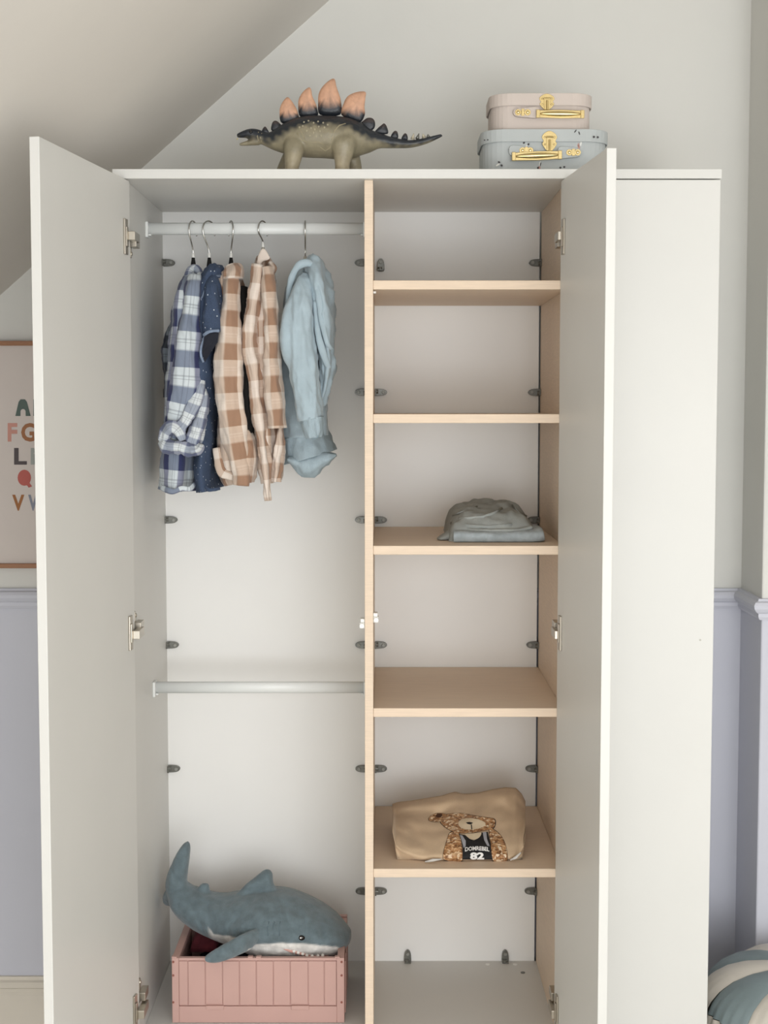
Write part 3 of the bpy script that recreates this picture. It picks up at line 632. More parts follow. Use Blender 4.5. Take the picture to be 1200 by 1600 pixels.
# ------------------------------------------------------------------ two small suitcases
M_gold = mat('brass_plate', 'D8C38E', .24, 1, var=.06, scale=40)
M_pink = mat('pale_pink_board', 'CDC1B9', .75, var=.02, bump=.1, bscale=220)
M_bluec = mat('pale_blue_grey_board', 'BBC0C0', .75, var=.02, bump=.1, bscale=220)
M_print1, M_print2, M_print3 = mat('dark_print', '4C4A4C', .8), mat('pink_print', 'C49A90', .8), mat('white_print', 'E6E5E0', .8)
def rrect(x0, x1, y0, y1, r, k=7):
    P = []
    for cx, cy, a in ((x1 - r, y0 + r, -90), (x1 - r, y1 - r, 0), (x0 + r, y1 - r, 90), (x0 + r, y0 + r, 180)):
        for i in range(k + 1):
            w = R(a + 90 * i / k); P.append((cx + r * math.cos(w), cy + r * math.sin(w)))
    return P
def suitcase(label, mt, x0, x1, y0, dep, z0, z1, zl, handle, latch, tabs, edge_mat, rad=.05):
    t = thing('toy_suitcase', label, 'suitcase', ((x0 + x1) / 2, y0 + dep / 2, z0), 'small suitcases on the wardrobe top')
    lid_o = .0045
    MB().prism(rrect(x0, x1, y0, y0 + dep, rad), lambda a, b: Vector((a, b, z0)), lambda a, b: Vector((a, b, z1 - .002))).obj('case_body', mt, t, bevel=.001)
    # lid: hollow shell that sits over the body
    P, Q = rrect(x0 - lid_o, x1 + lid_o, y0 - lid_o, y0 + dep + lid_o, rad + lid_o), rrect(x0 - .0012, x1 + .0012, y0 - .0012, y0 + dep + .0012, rad + .001)
    n = len(P); vs = [(a, b, zl) for a, b in P] + [(a, b, z1) for a, b in P] + [(a, b, zl) for a, b in Q] + [(a, b, z1 - .0018) for a, b in Q]
    fs = [tuple(range(n, 2 * n)), tuple(range(3 * n, 4 * n))]
    for i in range(n):
        j = (i + 1) % n; fs += [(i, j, n + j, n + i), (i, 2 * n + i, 2 * n + j, j), (2 * n + i, 3 * n + i, 3 * n + j, 2 * n + j)]
    lid = MB().add(vs, fs).obj('lid', mt, t, bevel=.0012)
    yf = y0 - lid_o
    f = lambda px, py, o=0: at(px, py, yf) + Vector((0, -o, 0))
    # latch: scrolled brass plate, hasp and tongue
    (lx, ly0, ly1, w) = latch; h = ly1 - ly0
    pl = smoothpoly([(lx, ly0), (lx + w * .7, ly0 + h * .12), (lx + w, ly0 + h * .3), (lx + w * .78, ly0 + h * .48), (lx + w * .95, ly0 + h * .62), (lx + w * .45, ly0 + h * .9), (lx, ly0 + h), (lx - w * .45, ly0 + h * .9), (lx - w * .95, ly0 + h * .62), (lx - w * .78, ly0 + h * .48), (lx - w, ly0 + h * .3), (lx - w * .7, ly0 + h * .12)], 3)
    la = MB().prism(pl, lambda a, b: f(a, b, .0022), lambda a, b: f(a, b, -.001)).obj('latch', M_gold, t, bevel=.0006)
    hb = MB(); hb.prism([(lx - w * .42, ly0 + h * .3), (lx + w * .42, ly0 + h * .3), (lx + w * .36, ly0 + h * .95), (lx - w * .36, ly0 + h * .95)], lambda a, b: f(a, b, .005), lambda a, b: f(a, b, .0015))
    hb.tube([f(lx, ly0 + h * .42, .0055), f(lx, ly0 + h * .98, .0055)], .0028, 8)
    hb.tube([f(lx - w * .45, ly0 + h * .3, .0045), f(lx + w * .45, ly0 + h * .3, .0045)], .0022, 8)
    hb.obj('hasp', M_gold, la, smooth=False, bevel=.0006)
    rv = MB()
    for sx, sy in ((-.62, .3), (.62, .3), (-.6, .64), (.6, .64)): rv.ball(f(lx + w * sx, ly0 + h * sy, .002), .0022, .0014, .0022, 10, 6)
    rv.obj('rivet', M_gold, la, smooth=True)
    # handle: brass bar with a swollen grip, hung on board tabs
    hx0, hx1, hy0, hy1, tilt = handle; hm = (hy0 + hy1) / 2; hh = (hy1 - hy0) / 2
    tl = lambda x: (x - (hx0 + hx1) / 2) * tilt
    hd = MB(); hd.prism([(hx0, hy0 + tl(hx0)), (hx0 + 5, hy0 + tl(hx0)), ((hx0 + hx1) / 2, hy0 - 1), (hx1 - 5, hy0 + tl(hx1)), (hx1, hy0 + tl(hx1)), (hx1, hy1 + tl(hx1)), (hx1 - 5, hy1 + tl(hx1)), ((hx0 + hx1) / 2, hy1 + 1), (hx0 + 5, hy1 + tl(hx0)), (hx0, hy1 + tl(hx0))], lambda a, b: f(a, b, .012), lambda a, b: f(a, b, .0075))
    ho = hd.obj('handle', M_gold, t, bevel=.001)
    gr = MB(); pts = [];
    for i in range(17):
        q = i / 16; x = hx0 + 5 + (hx1 - hx0 - 10) * q; pts.append((f(x, hm + tl(x), .012), (.25 + .75 * math.sin(math.pi * q) ** .6) * hh * .72 * mpp(yf)))
    gr.tube([p for p, r in pts], [r for p, r in pts], 14); gr.obj('grip', M_gold, ho, smooth=True)
    for x in (hx0 + 3, hx1 - 3):
        fr = MB(); fr.prism([(x - 3, hy0 - .5 + tl(x)), (x + 3, hy0 - .5 + tl(x)), (x + 3, hy1 + .5 + tl(x)), (x - 3, hy1 + .5 + tl(x))], lambda a, b: f(a, b, .0145), lambda a, b: f(a, b, .006))
        fr.obj('handle_end', M_gold, ho, bevel=.001)
    for (tx0, tx1, ty, th, rx) in tabs:
        tb = MB(); s = 1 if tx1 > tx0 else -1
        tb.prism(smoothpoly([(tx0, ty - th), ((tx0 + tx1) / 2, ty - th), (tx1 - s * 3, ty - th * .7), (tx1, ty), (tx1 - s * 3, ty + th * .7), ((tx0 + tx1) / 2, ty + th), (tx0, ty + th)], 3), lambda a, b: f(a, b, .0062), lambda a, b: f(a, b, -.003))
        to = tb.obj('handle_tab', mt, t, bevel=.0006)
        bp = MB(); ra, rb = rx
        for x in (ra, rb): bp.tube([f(x, ty, .0058), f(x, ty, .0078)], .0068, 14); bp.ball(f(x, ty, .0078), .0035, .0022, .0035, 10, 6)
        bp.prism([((ra + rb) / 2 - 2.6, ty - 5.5), ((ra + rb) / 2 + 2.6, ty - 5.5), ((ra + rb) / 2 + 2.6, ty + 5.5), ((ra + rb) / 2 - 2.6, ty + 5.5)], lambda a, b: f(a, b, .0085), lambda a, b: f(a, b, .0058))
        bp.obj('tab_plate', M_gold, to, bevel=.0005)
    return t, f, yf
YS = .10
xa, xb = at(756, 240, YS).x, at(951, 240, YS).x
zA, zB, zL = TZ1, at(850, 202, YS).z, at(850, 222, YS).z
sc1, f1, yf1 = suitcase('pale blue-grey toy suitcase with tiny prints and brass latch, under the pink suitcase', M_bluec, xa, xb, YS, .20, zA, zB, zL,
         (799, 877, 238.5, 251, -.035), (858.5, 204.5, 238, 12), ((873, 908, 239, 8, (889, 902)), (797, 832, 236, 7, (816, 828))), None)
xa2, xb2 = at(769, 180, YS + .012).x, at(925, 180, YS + .012).x
zC, zL2 = at(850, 146, YS + .012).z, at(850, 165.5, YS + .012).z
suitcase('pale pink toy suitcase with brass latch, stacked on top of the blue-grey suitcase', M_pink, xa2, xb2, YS + .012, .165, zB + .0003, zC, zL2,
         (837, 912, 174, 185.5, .01), (854.5, 146.5, 173, 12), ((841, 802, 176.5, 7.5, (809, 824)),), None, rad=.042)
# tiny printed motifs on the lower case
def motifs(lst, m, name):
    mb = MB()
    for (x, y, rx, ry, a) in lst:
        pts = []
        for k in range(10):
            w = k * .6283; u, v = rx * math.cos(w), ry * math.sin(w); pts.append((x + u * math.cos(a) - v * math.sin(a), y + u * math.sin(a) + v * math.cos(a)))
        on_lid = y < 222; o = .0006 if on_lid else -.0039
        mb.prism(pts, lambda p, q: f1(p, q, o), lambda p, q: f1(p, q, o - .0004))
    q = mb.obj(name, m, sc1); q['kind'] = 'stuff'
motifs([(757, 219, 1.4, 1.2, 0), (762, 218.5, 1.4, 1.2, 0), (819, 222.6, 2, 1.5, -.8), (826, 225, 2, 1.5, -.8), (899, 205, 3, 1, -.9), (905, 208, 3, 1, 1.2), (928, 214, 1.8, 1.8, 0), (934, 214.5, 1.8, 1.8, 0), (780, 253, 2, 1.6, .5), (784, 258, 2, 1.6, .5), (876, 261.5, 1.8, 1.6, 0), (882, 260.5, 1.8, 1.6, 0), (845, 256, .8, 3, .2), (841, 262, 1.6, 2, 0)], M_print1, 'printed_motif')
motifs([(815, 232, 2, 3, .4), (905, 230, 1.8, 4, 0), (843, 262, 2, 3, 0), (904, 226, 1.4, 3, .3)], M_print2, 'printed_motif')
motifs([(822, 229, 1.5, 5, .7), (908, 224, 1.4, 4, .2), (778, 257, 1.3, 4, 1), (844, 255, 1.4, 4, .2)], M_print3, 'printed_motif')

# ------------------------------------------------------------------ folding crate, its contents and the plush shark
M_crate = mat('dusty_pink_plastic', 'C6A198', .5, var=.02, spec=.35)
M_hole = mat('crate_peg_brown', '8A4F42', .6)
cz0, cz1 = .2275, .3755
cx0, cx1, cy0, cy1 = -.473, -.0885, .13, .405
cr = thing('folding_crate', 'dusty pink plastic folding crate on the wardrobe floor under the plush shark', 'crate', ((cx0 + cx1) / 2, (cy0 + cy1) / 2, cz0))
fp = lambda px, py, o=0: at(px, py, cy0) + Vector((0, o, 0))
px0, px1 = at(279, 1500, cy0).x, at(526, 1500, cy0).x
pz0, pz1 = at(400, 1572.5, cy0).z, at(400, 1501, cy0).z
f = MB()
f.box(cx0, px0, cy0, cy0 + .012, cz0, cz1); f.box(px1, cx1, cy0, cy0 + .012, cz0, cz1)
f.box(px0, px1, cy0, cy0 + .012, cz0, pz0); f.box(px0, px1, cy0, cy0 + .012, pz1, cz1)
f.box(px0, px1, cy0 + .0045, cy0 + .010, pz0, pz1)
f.obj('front_panel', M_crate, cr, bevel=.0012)
gx = [279] + [293.6, 320.6, 347.6, 374, 400.4, 427, 453.5, 481.4, 506.6] + [526]
for i, (a, c_) in enumerate(zip(gx, gx[1:])):
    xa_, xb_ = at(a, 1540, cy0).x, at(c_, 1540, cy0).x; dz = .0025 if i in (2, 7) else 0
    part('slat', M_crate, cr, xa_ + .0009, xb_ - .0009, cy0 + (.0012 if i % 2 else .0022), cy0 + .006, pz0 + .002 + dz, pz1 - .002, .0009)
for a, c_ in ((322, 350), (455, 483)):
    part('hinge_tab', M_crate, cr, at(a, 1575, cy0).x, at(c_, 1575, cy0).x, cy0 - .003, cy0 + .006, at(a, 1577.5, cy0).z, at(a, 1571, cy0).z, .0012)
for py in (1503, 1524, 1566):
    for px in (270, 533): MB().tube([at(px, py, cy0) + Vector((.001, -.0008, 0)), at(px, py, cy0) + Vector((.001, .004, 0))], .0026, 10).obj('peg_hole', M_hole, cr)
for px in (272, 391, 404, 527):
    part('rim_clip', M_crate, cr, at(px - 4, 1495, cy0).x, at(px + 4, 1495, cy0).x, cy0, cy0 + .010, cz1, cz1 + .003, .0008)
for xw, s in ((cx0, 1), (cx1, -1)):
    w = MB(); a, c_ = sorted((xw, xw + s * .010)); w.box(a, c_, cy0 + .012, cy1 - .010, cz0, cz1 - .004)
    a, c_ = sorted((xw, xw + s * .016)); w.box(a, c_, cy0 + .012, cy1 - .010, cz1 - .014, cz1)
    for k in range(5):
        y = cy0 + .03 + k * .048; a, c_ = sorted((xw - s * .0025, xw)); w.box(a, c_, y, y + .012, cz0 + .01, cz1 - .018)
    w.obj('side_panel', M_crate, cr, bevel=.0012)
w = MB(); w.box(cx0, cx1, cy1 - .010, cy1, cz0, cz1 - .004); w.box(cx0, cx1, cy1 - .016, cy1, cz1 - .014, cz1 + .004)
w.obj('back_panel', M_crate, cr, bevel=.0012)
part('base', M_crate, cr, cx0 + .010, cx1 - .010, cy0 + .012, cy1 - .010, cz0, cz0 + .006)
# dark clothes in the crate
M_navy = mat('navy_cloth', '23263C', .95, var=.3, scale=40, bump=.3)
M_red = mat('dark_red_cloth', '6A2A33', .95, var=.3, scale=40, bump=.3)
def lump(name, label, x0, x1, y0, y1, z0, z1, m, seed):
    mb = MB(); n, k = 26, 18; vs = []
    for j in range(k + 1):
        for i in range(n + 1):
            u, v = i / n * 2 - 1, j / k * 2 - 1; h = max(0, 1 - u ** 6) ** .5 * max(0, 1 - v ** 6) ** .5
            x, y = x0 + (x1 - x0) * i / n, y0 + (y1 - y0) * j / k
            vs.append((x, y, z0 + (z1 - z0) * h * (.82 + .3 * noise.noise(Vector((x * 22, y * 22, seed))))))
    N = len(vs); vs += [(x, y, z0) for x, y, z in vs]; fs = []
    for j in range(k):
        for i in range(n):
            a = j * (n + 1) + i; fs.append((a, a + 1, a + n + 2, a + n + 1)); fs.append((N + a, N + a + n + 1, N + a + n + 2, N + a + 1))
    for i in range(n): fs.append((i, N + i, N + i + 1, i + 1)); a = k * (n + 1) + i; fs.append((a, a + 1, N + a + 1, N + a))
    for j in range(k): a = j * (n + 1); fs.append((a, a + n + 1, N + a + n + 1, N + a)); a += n; fs.append((a, N + a, N + a + n + 1, a + n + 1))
    o = mb.add(vs, fs).obj(name, m, None, smooth=True, loc=((x0 + x1) / 2, (y0 + y1) / 2, z0)); o['label'] = label; o['category'] = 'clothes'
    return o
lump('folded_clothes', 'crumpled navy cloth lying inside the pink crate', cx0 + .011, cx1 - .011, cy0 + .0125, cy1 - .0105, cz0 + .0065, cz0 + .118, M_navy, 3)
lump('folded_clothes', 'dark red cloth on the navy cloth at the left end of the pink crate', cx0 + .02, cx0 + .085, cy0 + .15, cy1 - .02, cz0 + .105, cz0 + .140, M_red, 9)

sk = thing('plush_shark', 'grey-blue plush shark with white belly lying across the pink crate', 'soft toy', (at(420, 1450, .27).x, .27, cz0 + .10))
b = MB(); SY = .27
b.loft([(546, 1470, 5, .25, .02), (541, 1467, 17, .25, .045), (528, 1463, 27, .255, .07), (505, 1456, 38, .26, .09), (478, 1449, 47, .265, .10), (445, 1443, 54, .27, .108), (410, 1440, 53, .27, .105), (375, 1436, 44, .275, .09), (345, 1432, 36, .28, .074), (315, 1422, 32, .285, .06), (290, 1406, 27, .29, .048), (277, 1388, 19, .29, .036)], n=36, rings=60)
b.loft([(274, 1398, 14, .29, .03), (275, 1380, 17, .29, .028), (280, 1358, 14.5, .29, .024), (287, 1335, 10.5, .29, .018), (292, 1320, 6, .29, .012), (294, 1315, 2, .29, .006)], n=24, rings=26)
b.loft([(270, 1396, 13, .31, .03), (265, 1404, 12, .33, .022), (263, 1412, 9, .345, .018)], n=18, rings=12)
def fin(pts, Y, th):
    P = smoothpoly(pts, 5); cx = sum(p[0] for p in P) / len(P); cy = sum(p[1] for p in P) / len(P)
    n = len(P); vs = []
    for sc, t in ((1, .3), (.8, .8), (.4, 1)):
        for s in (-1, 1): vs += [at(cx + (x - cx) * sc, cy + (y - cy) * sc, Y) + Vector((0, s * t * th, 0)) for x, y in P]
    fs = []
    for i in range(n):
        j = (i + 1) % n; fs.append((i, j, n + j, n + i))
        for s in (0, 1):
            for lv in (0, 1): a, c_ = lv * 2 * n + s * n, (lv + 1) * 2 * n + s * n; fs.append((a + i, a + j, c_ + j, c_ + i))
    fs += [tuple(4 * n + i for i in range(n)), tuple(5 * n + i for i in range(n))]
    b.add(vs, fs)
fin([(362, 1410), (380, 1386), (398, 1371), (412, 1360), (421, 1359), (426, 1366), (427, 1378), (432, 1388), (445, 1402), (420, 1430), (385, 1432)], .27, .016)
fin([(302, 1402), (310, 1386), (318, 1380), (326, 1382), (328, 1396), (330, 1412), (312, 1416)], .285, .011)
b.loft([(410, 1462, 13, .20, .02), (398, 1466, 15, .165, .018), (380, 1474, 15, .135, .015), (358, 1485, 13.5, .112, .013), (338, 1494, 11, .104, .011), (325, 1498, 7, .104, .008), (320, 1500, 2, .104, .004)], n=22, rings=30)
shark = b.union(.0032, 5)
for v in shark.v:
    k = noise.fractal(v * 26, 1, 2, 3) * .0045 - .006 * max(0, .5 - 2.2 * abs(noise.noise(Vector((v.x * 24 + v.z * 14, v.y * 6, v.z * 9))))) + .0018 * noise.noise(Vector((v.x * 70, v.y * 20, v.z * 22)))
    v += Vector((0, -1, .4)) * k
GB, WH = lin('65747A'), lin('E4E1DC')
bl = [(at(x, y, .17).x, at(x, y, .17).z) for x, y in ((318, 1455), (330, 1470), (365, 1469), (395, 1476), (408, 1474), (440, 1472), (475, 1473), (505, 1478), (525, 1483), (534, 1491), (548, 1510))]
pecs = at(407, 1450, .15).x
def scol(v):
    w = max(0, min(1, (interp(bl, v.x) - v.z) / .004 + .5)) * max(0, min(1, (v.y - .136) / .003)) * max(0, min(1, (v.x - at(322, 1470, .2).x) / .012))
    q = 1 + .12 * noise.noise(v * 60)
    return tuple(WH[i] * w + GB[i] * q * (1 - w) for i in range(3)) + (1,)
M_plush = mat('short_pile_plush', '888', .95, var=.16, scale=55, bump=.6, bscale=420, attr='Col', sheen=.35)
shark.obj('body', M_plush, sk, smooth=True, col=scol)
sb = shark.bvh()
def onshark(pts, off=0.): return [q for q in (surf(sb, x, y, off)[0] for x, y in pts) if q]
p, nn = surf(sb, 471, 1465.5, 0)
MB().ball(p, .0078, .004, .006, 16, 10).obj('eye', mat('glossy_brown_black_eye', '120C0A', .08), sk, smooth=True)
MB().ball(p + Vector((-.0015, -.0035, .0012)), .0021, .0012, .0021, 10, 6).obj('eye_glint', mat('eye_highlight_white', 'F2F0EC', .4), sk, smooth=True)  # highlight on the eye, added as a white bead
P = onshark([(443, 1483), (455, 1486), (466, 1489), (478, 1492), (490, 1494), (502, 1494), (514, 1492)], -.0005)
if len(P) > 2: MB().tube(P, [.001] + [.0045] * (len(P) - 2) + [.001], 8).obj('mouth', mat('pink_felt', 'D8A79C', .95), sk, smooth=True)
M_felt = mat('white_felt', 'EFEBE5', .95)
for x, y in ((459, 1484), (466, 1486), (473, 1488), (480, 1490), (488, 1491), (496, 1491), (504, 1490)):
    q = onshark([(x, y), (x + 1, y + 5)], .004)
    if len(q) == 2: MB().tube(q, [.0036, .0006], 8).obj('tooth', M_felt, sk)
for x in (420, 429, 438):
    q = onshark([(x, 1440), (x - 2, 1450), (x - 1, 1462)], .0003)
    if len(q) == 3: MB().tube(q, .0013, 6).obj('gill_seam', mat('shark_seam', '5F6E75', .95), sk, smooth=True)

# ------------------------------------------------------------------ folded sweatshirt with teddy print
M_tan = mat('tan_sweatshirt_fleece', 'CDB394', .95, var=.05, scale=30, bump=.3, bscale=500, sheen=.15)
SZ = .6192
top = [(613, 1256), (622, 1253), (640, 1251), (660, 1248), (690, 1243), (703, 1239), (712, 1237), (722, 1240), (745, 1239), (770, 1233), (790, 1230), (806, 1231), (815, 1240), (821, 1252)]
bot = [(613, 1300), (618, 1325), (626, 1333), (645, 1342), (665, 1346), (690, 1345.5), (800, 1345.5), (812, 1338), (818, 1328), (821, 1305)]
YF, YK = .038, .285
def sw_y(px, t):
    e = .03 * abs((px - 717) / 104) ** 6
    base = YF + (YK - YF) * (t ** 1.25) + .018 * max(0, 1 - t / .10) ** 2
    p = Vector((px * .02, t * 3.2, 4.7))
    return base + e * 1.2 - .012 * noise.noise(p) * min(1, t * 6) - .007 * noise.noise(p * 2.3) - .012 * math.exp(-((t - .9) / .09) ** 2)
def sw(px, py, off=0.):
    tb, bb = interp(top, px), interp(bot, px); t = max(0, min(1, (bb - py) / (bb - tb)))
    q = at(px, py, sw_y(px, t) - off); return q
swt = thing('folded_sweatshirt', 'folded tan sweatshirt with a sequinned teddy bear print on the second lowest shelf', 'sweatshirt', (at(717, 1340, .15).x, .15, SZ))
mb = MB(); nu, nv = 70, 40; vs = []
for j in range(nv + 1):
    t = j / nv
    for i in range(nu + 1):
        u = i / nu; px = 613 + 208 * (.5 - .5 * math.cos(math.pi * u)) if False else 613 + 208 * u
        py = interp(bot, px) + (interp(top, px) - interp(bot, px)) * t
        q = at(px, py, sw_y(px, t)); q.z = max(q.z, SZ + .0025); vs.append(q)
N = len(vs); cxx = sum(v.x for v in vs) / N
for j in range(nv + 1):
    for i in range(nu + 1):
        v = vs[j * (nu + 1) + i]; vs.append(Vector((cxx + (v.x - cxx) * .93, YF + .025 + (YK - YF + .03) * j / nv, SZ + .001)))
fs = []
for j in range(nv):
    for i in range(nu):
        a = j * (nu + 1) + i; fs.append((a, a + 1, a + nu + 2, a + nu + 1)); fs.append((N + a, N + a + nu + 1, N + a + nu + 2, N + a + 1))
for i in range(nu): fs.append((i, N + i, N + i + 1, i + 1)); a = nv * (nu + 1) + i; fs.append((a, a + 1, N + a + 1, N + a))
for j in range(nv): a = j * (nu + 1); fs.append((a, a + nu + 1, N + a + nu + 1, N + a)); a += nu; fs.append((a, N + a, N + a + nu + 1, a + nu + 1))
body_s = mb.add(vs, fs).obj('folded_body', M_tan, swt, smooth=True)
def decal(polys, name, m, off, par=swt, dense=4.5, tri=None):
    bm = bmesh.new()
    for P in polys: bm.faces.new([bm.verts.new((x, y, 0)) for x, y in P])
    if tri:
        vs_, fs_ = tri; V_ = [bm.verts.new((x, y, 0)) for x, y in vs_]
        for f_ in fs_:
            try: bm.faces.new([V_[i] for i in f_])
            except ValueError: pass
    bmesh.ops.triangulate(bm, faces=bm.faces[:])
    for _ in range(4):
        ed = [e for e in bm.edges if e.calc_length() > dense]
        if not ed: break
        bmesh.ops.subdivide_edges(bm, edges=ed, cuts=1); bmesh.ops.triangulate(bm, faces=[f_ for f_ in bm.faces if len(f_.verts) > 3])
    mbx = MB(); bm.verts.index_update()
    mbx.add([sw(v.co.x, v.co.y, off) for v in bm.verts], [tuple(v.index for v in f_.verts) for f_ in bm.faces]); bm.free()
    o = mbx.obj(name, m, par, smooth=True); return o
def sequin():
    m, n, l, b_ = nodes('brown_sequins'); tc = n.new('ShaderNodeTexCoord'); v = n.new('ShaderNodeTexVoronoi'); v.inputs['Scale'].default_value = 190
    l.new(tc.outputs['Object'], v.inputs['Vector']); cr_ = n.new('ShaderNodeValToRGB'); e = cr_.color_ramp.elements
    e[0].color = lin('7A5334'); e[0].position = 0; e[1].color = lin('F1DDC0'); e[1].position = 1
    for pp, hx in ((.35, 'A9794F'), (.6, 'B98D62'), (.82, 'CFA67C')): q = e.new(pp); q.color = lin(hx)
    sp = n.new('ShaderNodeSeparateColor'); l.new(v.outputs['Color'], sp.inputs[0]); l.new(sp.outputs[0], cr_.inputs[0]); l.new(cr_.outputs[0], b_.inputs['Base Color'])
    b_.inputs['Roughness'].default_value = .35; bp = n.new('ShaderNodeBump'); bp.inputs['Strength'].default_value = .8; bp.inputs['Distance'].default_value = .003
    l.new(v.outputs['Distance'], bp.inputs['Height']); l.new(bp.outputs[0], b_.inputs['Normal']); return m
M_seq = sequin(); M_pb, M_pw, M_pg, M_pc = mat('black_print', '141416', .8), mat('white_print_ink', 'E9E7E4', .8), mat('grey_print_ink', 'A6A7AE', .8), mat('cream_print', 'DDCBAE', .85)
z4 = lambda L: [(660 + x / 7.06, 1240 + y / 7.06) for x, y in L]
grow = lambda L, k: [(x + (x - sum(p[0] for p in L) / len(L)) * k, y + (y - sum(p[1] for p in L) / len(L)) * k) for x, y in L]
head = smoothpoly(z4([(200, 250), (290, 225), (420, 215), (560, 240), (700, 262), (790, 280), (800, 340), (770, 390), (690, 405), (560, 430), (420, 435), (310, 405), (240, 360), (200, 310)]), 3)
ear = smoothpoly(z4([(70, 275), (100, 240), (170, 215), (250, 225), (300, 260), (240, 300), (140, 312), (80, 300)]), 3)
armL = smoothpoly(z4([(305, 430), (400, 430), (430, 560), (440, 738), (330, 745), (235, 725), (235, 640), (265, 530)]), 3)
armR = smoothpoly(z4([(735, 395), (800, 405), (870, 470), (915, 560), (935, 660), (930, 745), (850, 750), (775, 735), (755, 560)]), 3)
decal([grow(head, .03), grow(ear, .05), grow(armL, .04), grow(armR, .04)], 'print_outline', M_pb, .0012)
decal([head, ear, armL, armR], 'teddy_print', M_seq, .0022)
decal([smoothpoly(z4([(145, 245), (165, 222), (205, 220), (220, 240), (195, 262), (160, 262)]), 3)], 'ear_print', mat('dark_brown_print', '4A2E1C', .8), .0032)
decal([smoothpoly(z4([(395, 330), (430, 285), (520, 270), (620, 285), (690, 320), (685, 360), (600, 390), (520, 398), (430, 380)]), 3)], 'muzzle_print', M_pc, .0032)
decal([z4([(478, 318), (520, 312), (560, 322), (530, 340), (500, 335)]), z4([(535, 340), (545, 340), (550, 395), (540, 395)])], 'nose_print', M_pb, .0042)
decal([z4([(400, 445), (480, 460), (520, 500), (570, 515), (620, 490), (650, 430), (720, 420), (745, 520), (760, 640), (775, 728), (440, 728), (445, 600), (430, 520)])], 'jersey_print', M_pb, .0034)
decal([smoothpoly(z4([(470, 445), (560, 440), (648, 430), (630, 480), (575, 508), (520, 495)]), 3)], 'chest_print', M_pc, .0040)
for q_ in ([(412, 455), (440, 460), (478, 520), (478, 580), (455, 600), (440, 540)], [(665, 425), (705, 420), (712, 500), (742, 580), (715, 575), (680, 510)]): decal([z4(q_)], 'trim_print', M_pg, .0042)
def flat_text(s_, cx, cy, w, h, arch, m, name, bold):
    vs_, fs_ = text_mb(s_, 1, bold); xs = [v.x for v in vs_]; yy = [v.y for v in vs_]
    X0, X1, Y0, Y1 = min(xs), max(xs), min(yy), max(yy)
    pts = []
    for v in vs_:
        u, q = (v.x - X0) / (X1 - X0) - .5, (v.y - Y0) / (Y1 - Y0) - .5; pts.append((cx + u * w, cy - q * h + arch * (4 * u * u)))
    decal([], name, m, .0046, dense=3, tri=(pts, fs_))
flat_text('DOMREBEL', 745.5, 1325.5, 38, 6.6, 1.8, M_pw, 'jersey_lettering', .03)
flat_text('82', 745.5, 1337.5, 22, 11.5, 0, M_pw, 'jersey_number', .05)
for pts in (((664, 1346.5), (676, 1344), (690, 1342.5)), ((797, 1344), (806, 1340), (814, 1332))):
    MB().tube([at(x, y, .034 + .01 * (x > 780)) for x, y in pts], [.0015, .0035, .0015], 8).obj('zip_edge', mat('silver_trim', 'C8C4BE', .4), swt, smooth=True)

# ------------------------------------------------------------------ folded grey trousers
M_grey = mat('grey_green_cotton', 'A0A4A1', .95, var=.12, scale=30, bump=.3, bscale=500)
M_greyl = mat('washed_grey_denim', 'A9B2B6', .95, var=.16, scale=70, bump=.3, bscale=500)
tr = thing('folded_trousers', 'folded grey-green cotton trousers with a paler turned edge on the middle shelf', 'trousers', (at(770, 840, .2).x, .2, 1.3098))
b = MB(); zs = 1.3098
def slab(mb, x0, x1, y0, y1, z0, zf, nu=40, nv=30, seed=0, am=.006, sq=8):
    vs = []
    for j in range(nv + 1):
        for i in range(nu + 1):
            u, v = i / nu * 2 - 1, j / nv * 2 - 1; h = (max(0, 1 - abs(u) ** sq)) ** .4 * (max(0, 1 - abs(v) ** sq)) ** .4
            x, y = x0 + (x1 - x0) * i / nu, y0 + (y1 - y0) * j / nv
            n_ = noise.noise(Vector((x * 24, y * 24, seed))) + .5 * noise.noise(Vector((x * 60, y * 40, seed + 3)))
            vs.append(Vector((x, y, z0 + (zf(i / nu, j / nv) + am * n_) * h)))
    N = len(vs); vs += [Vector((v.x, v.y, z0)) for v in vs]; fs = []
    for j in range(nv):
        for i in range(nu):
            a = j * (nu + 1) + i; fs.append((a, a + 1, a + nu + 2, a + nu + 1)); fs.append((N + a, N + a + nu + 1, N + a + nu + 2, N + a + 1))
    return mb.add(vs, fs)
xq0, xq1 = at(707, 840, .085).x, at(847, 840, .085).x
e = MB().loft([(707, 837, 10.5, .13, .055), (730, 837, 11.5, .13, .055), (775, 837.5, 11, .13, .055), (815, 837, 12, .13, .055), (840, 835, 12, .13, .055), (847, 834, 10, .13, .05)], n=28, rings=40, noise_a=.003, sq=3.2)
for v in e.v: v.z = max(v.z, zs + .001)
e.obj('turned_edge', M_greyl, tr, smooth=True)
def tz(u, v):  # height of the pile over the shelf
    prof = interp([(0, .045), (.06, .060), (.18, .069), (.45, .075), (.72, .078), (.84, .066), (.94, .050), (1, .035)], u)
    return .018 + (prof - .018) * interp([(0, .45), (.2, .72), (.5, .95), (.8, 1), (1, .9)], v)
s_ = slab(MB(), at(697, 800, .25).x, at(832, 800, .25).x, .10, .40, zs, tz, 64, 48, 2, .009)
s_.obj('folded_body', M_grey, tr, smooth=True)
l_ = MB().loft([(712, 832, 8, .16, .03), (700, 838, 7, .15, .03), (688, 841, 3.5, .145, .025), (683, 842, 1, .145, .01)], n=18, rings=14, noise_a=.003)
for v in l_.v: v.z = max(v.z, zs + .001)
l_.obj('loose_flap', M_grey, tr, smooth=True)
sv = s_.bvh()
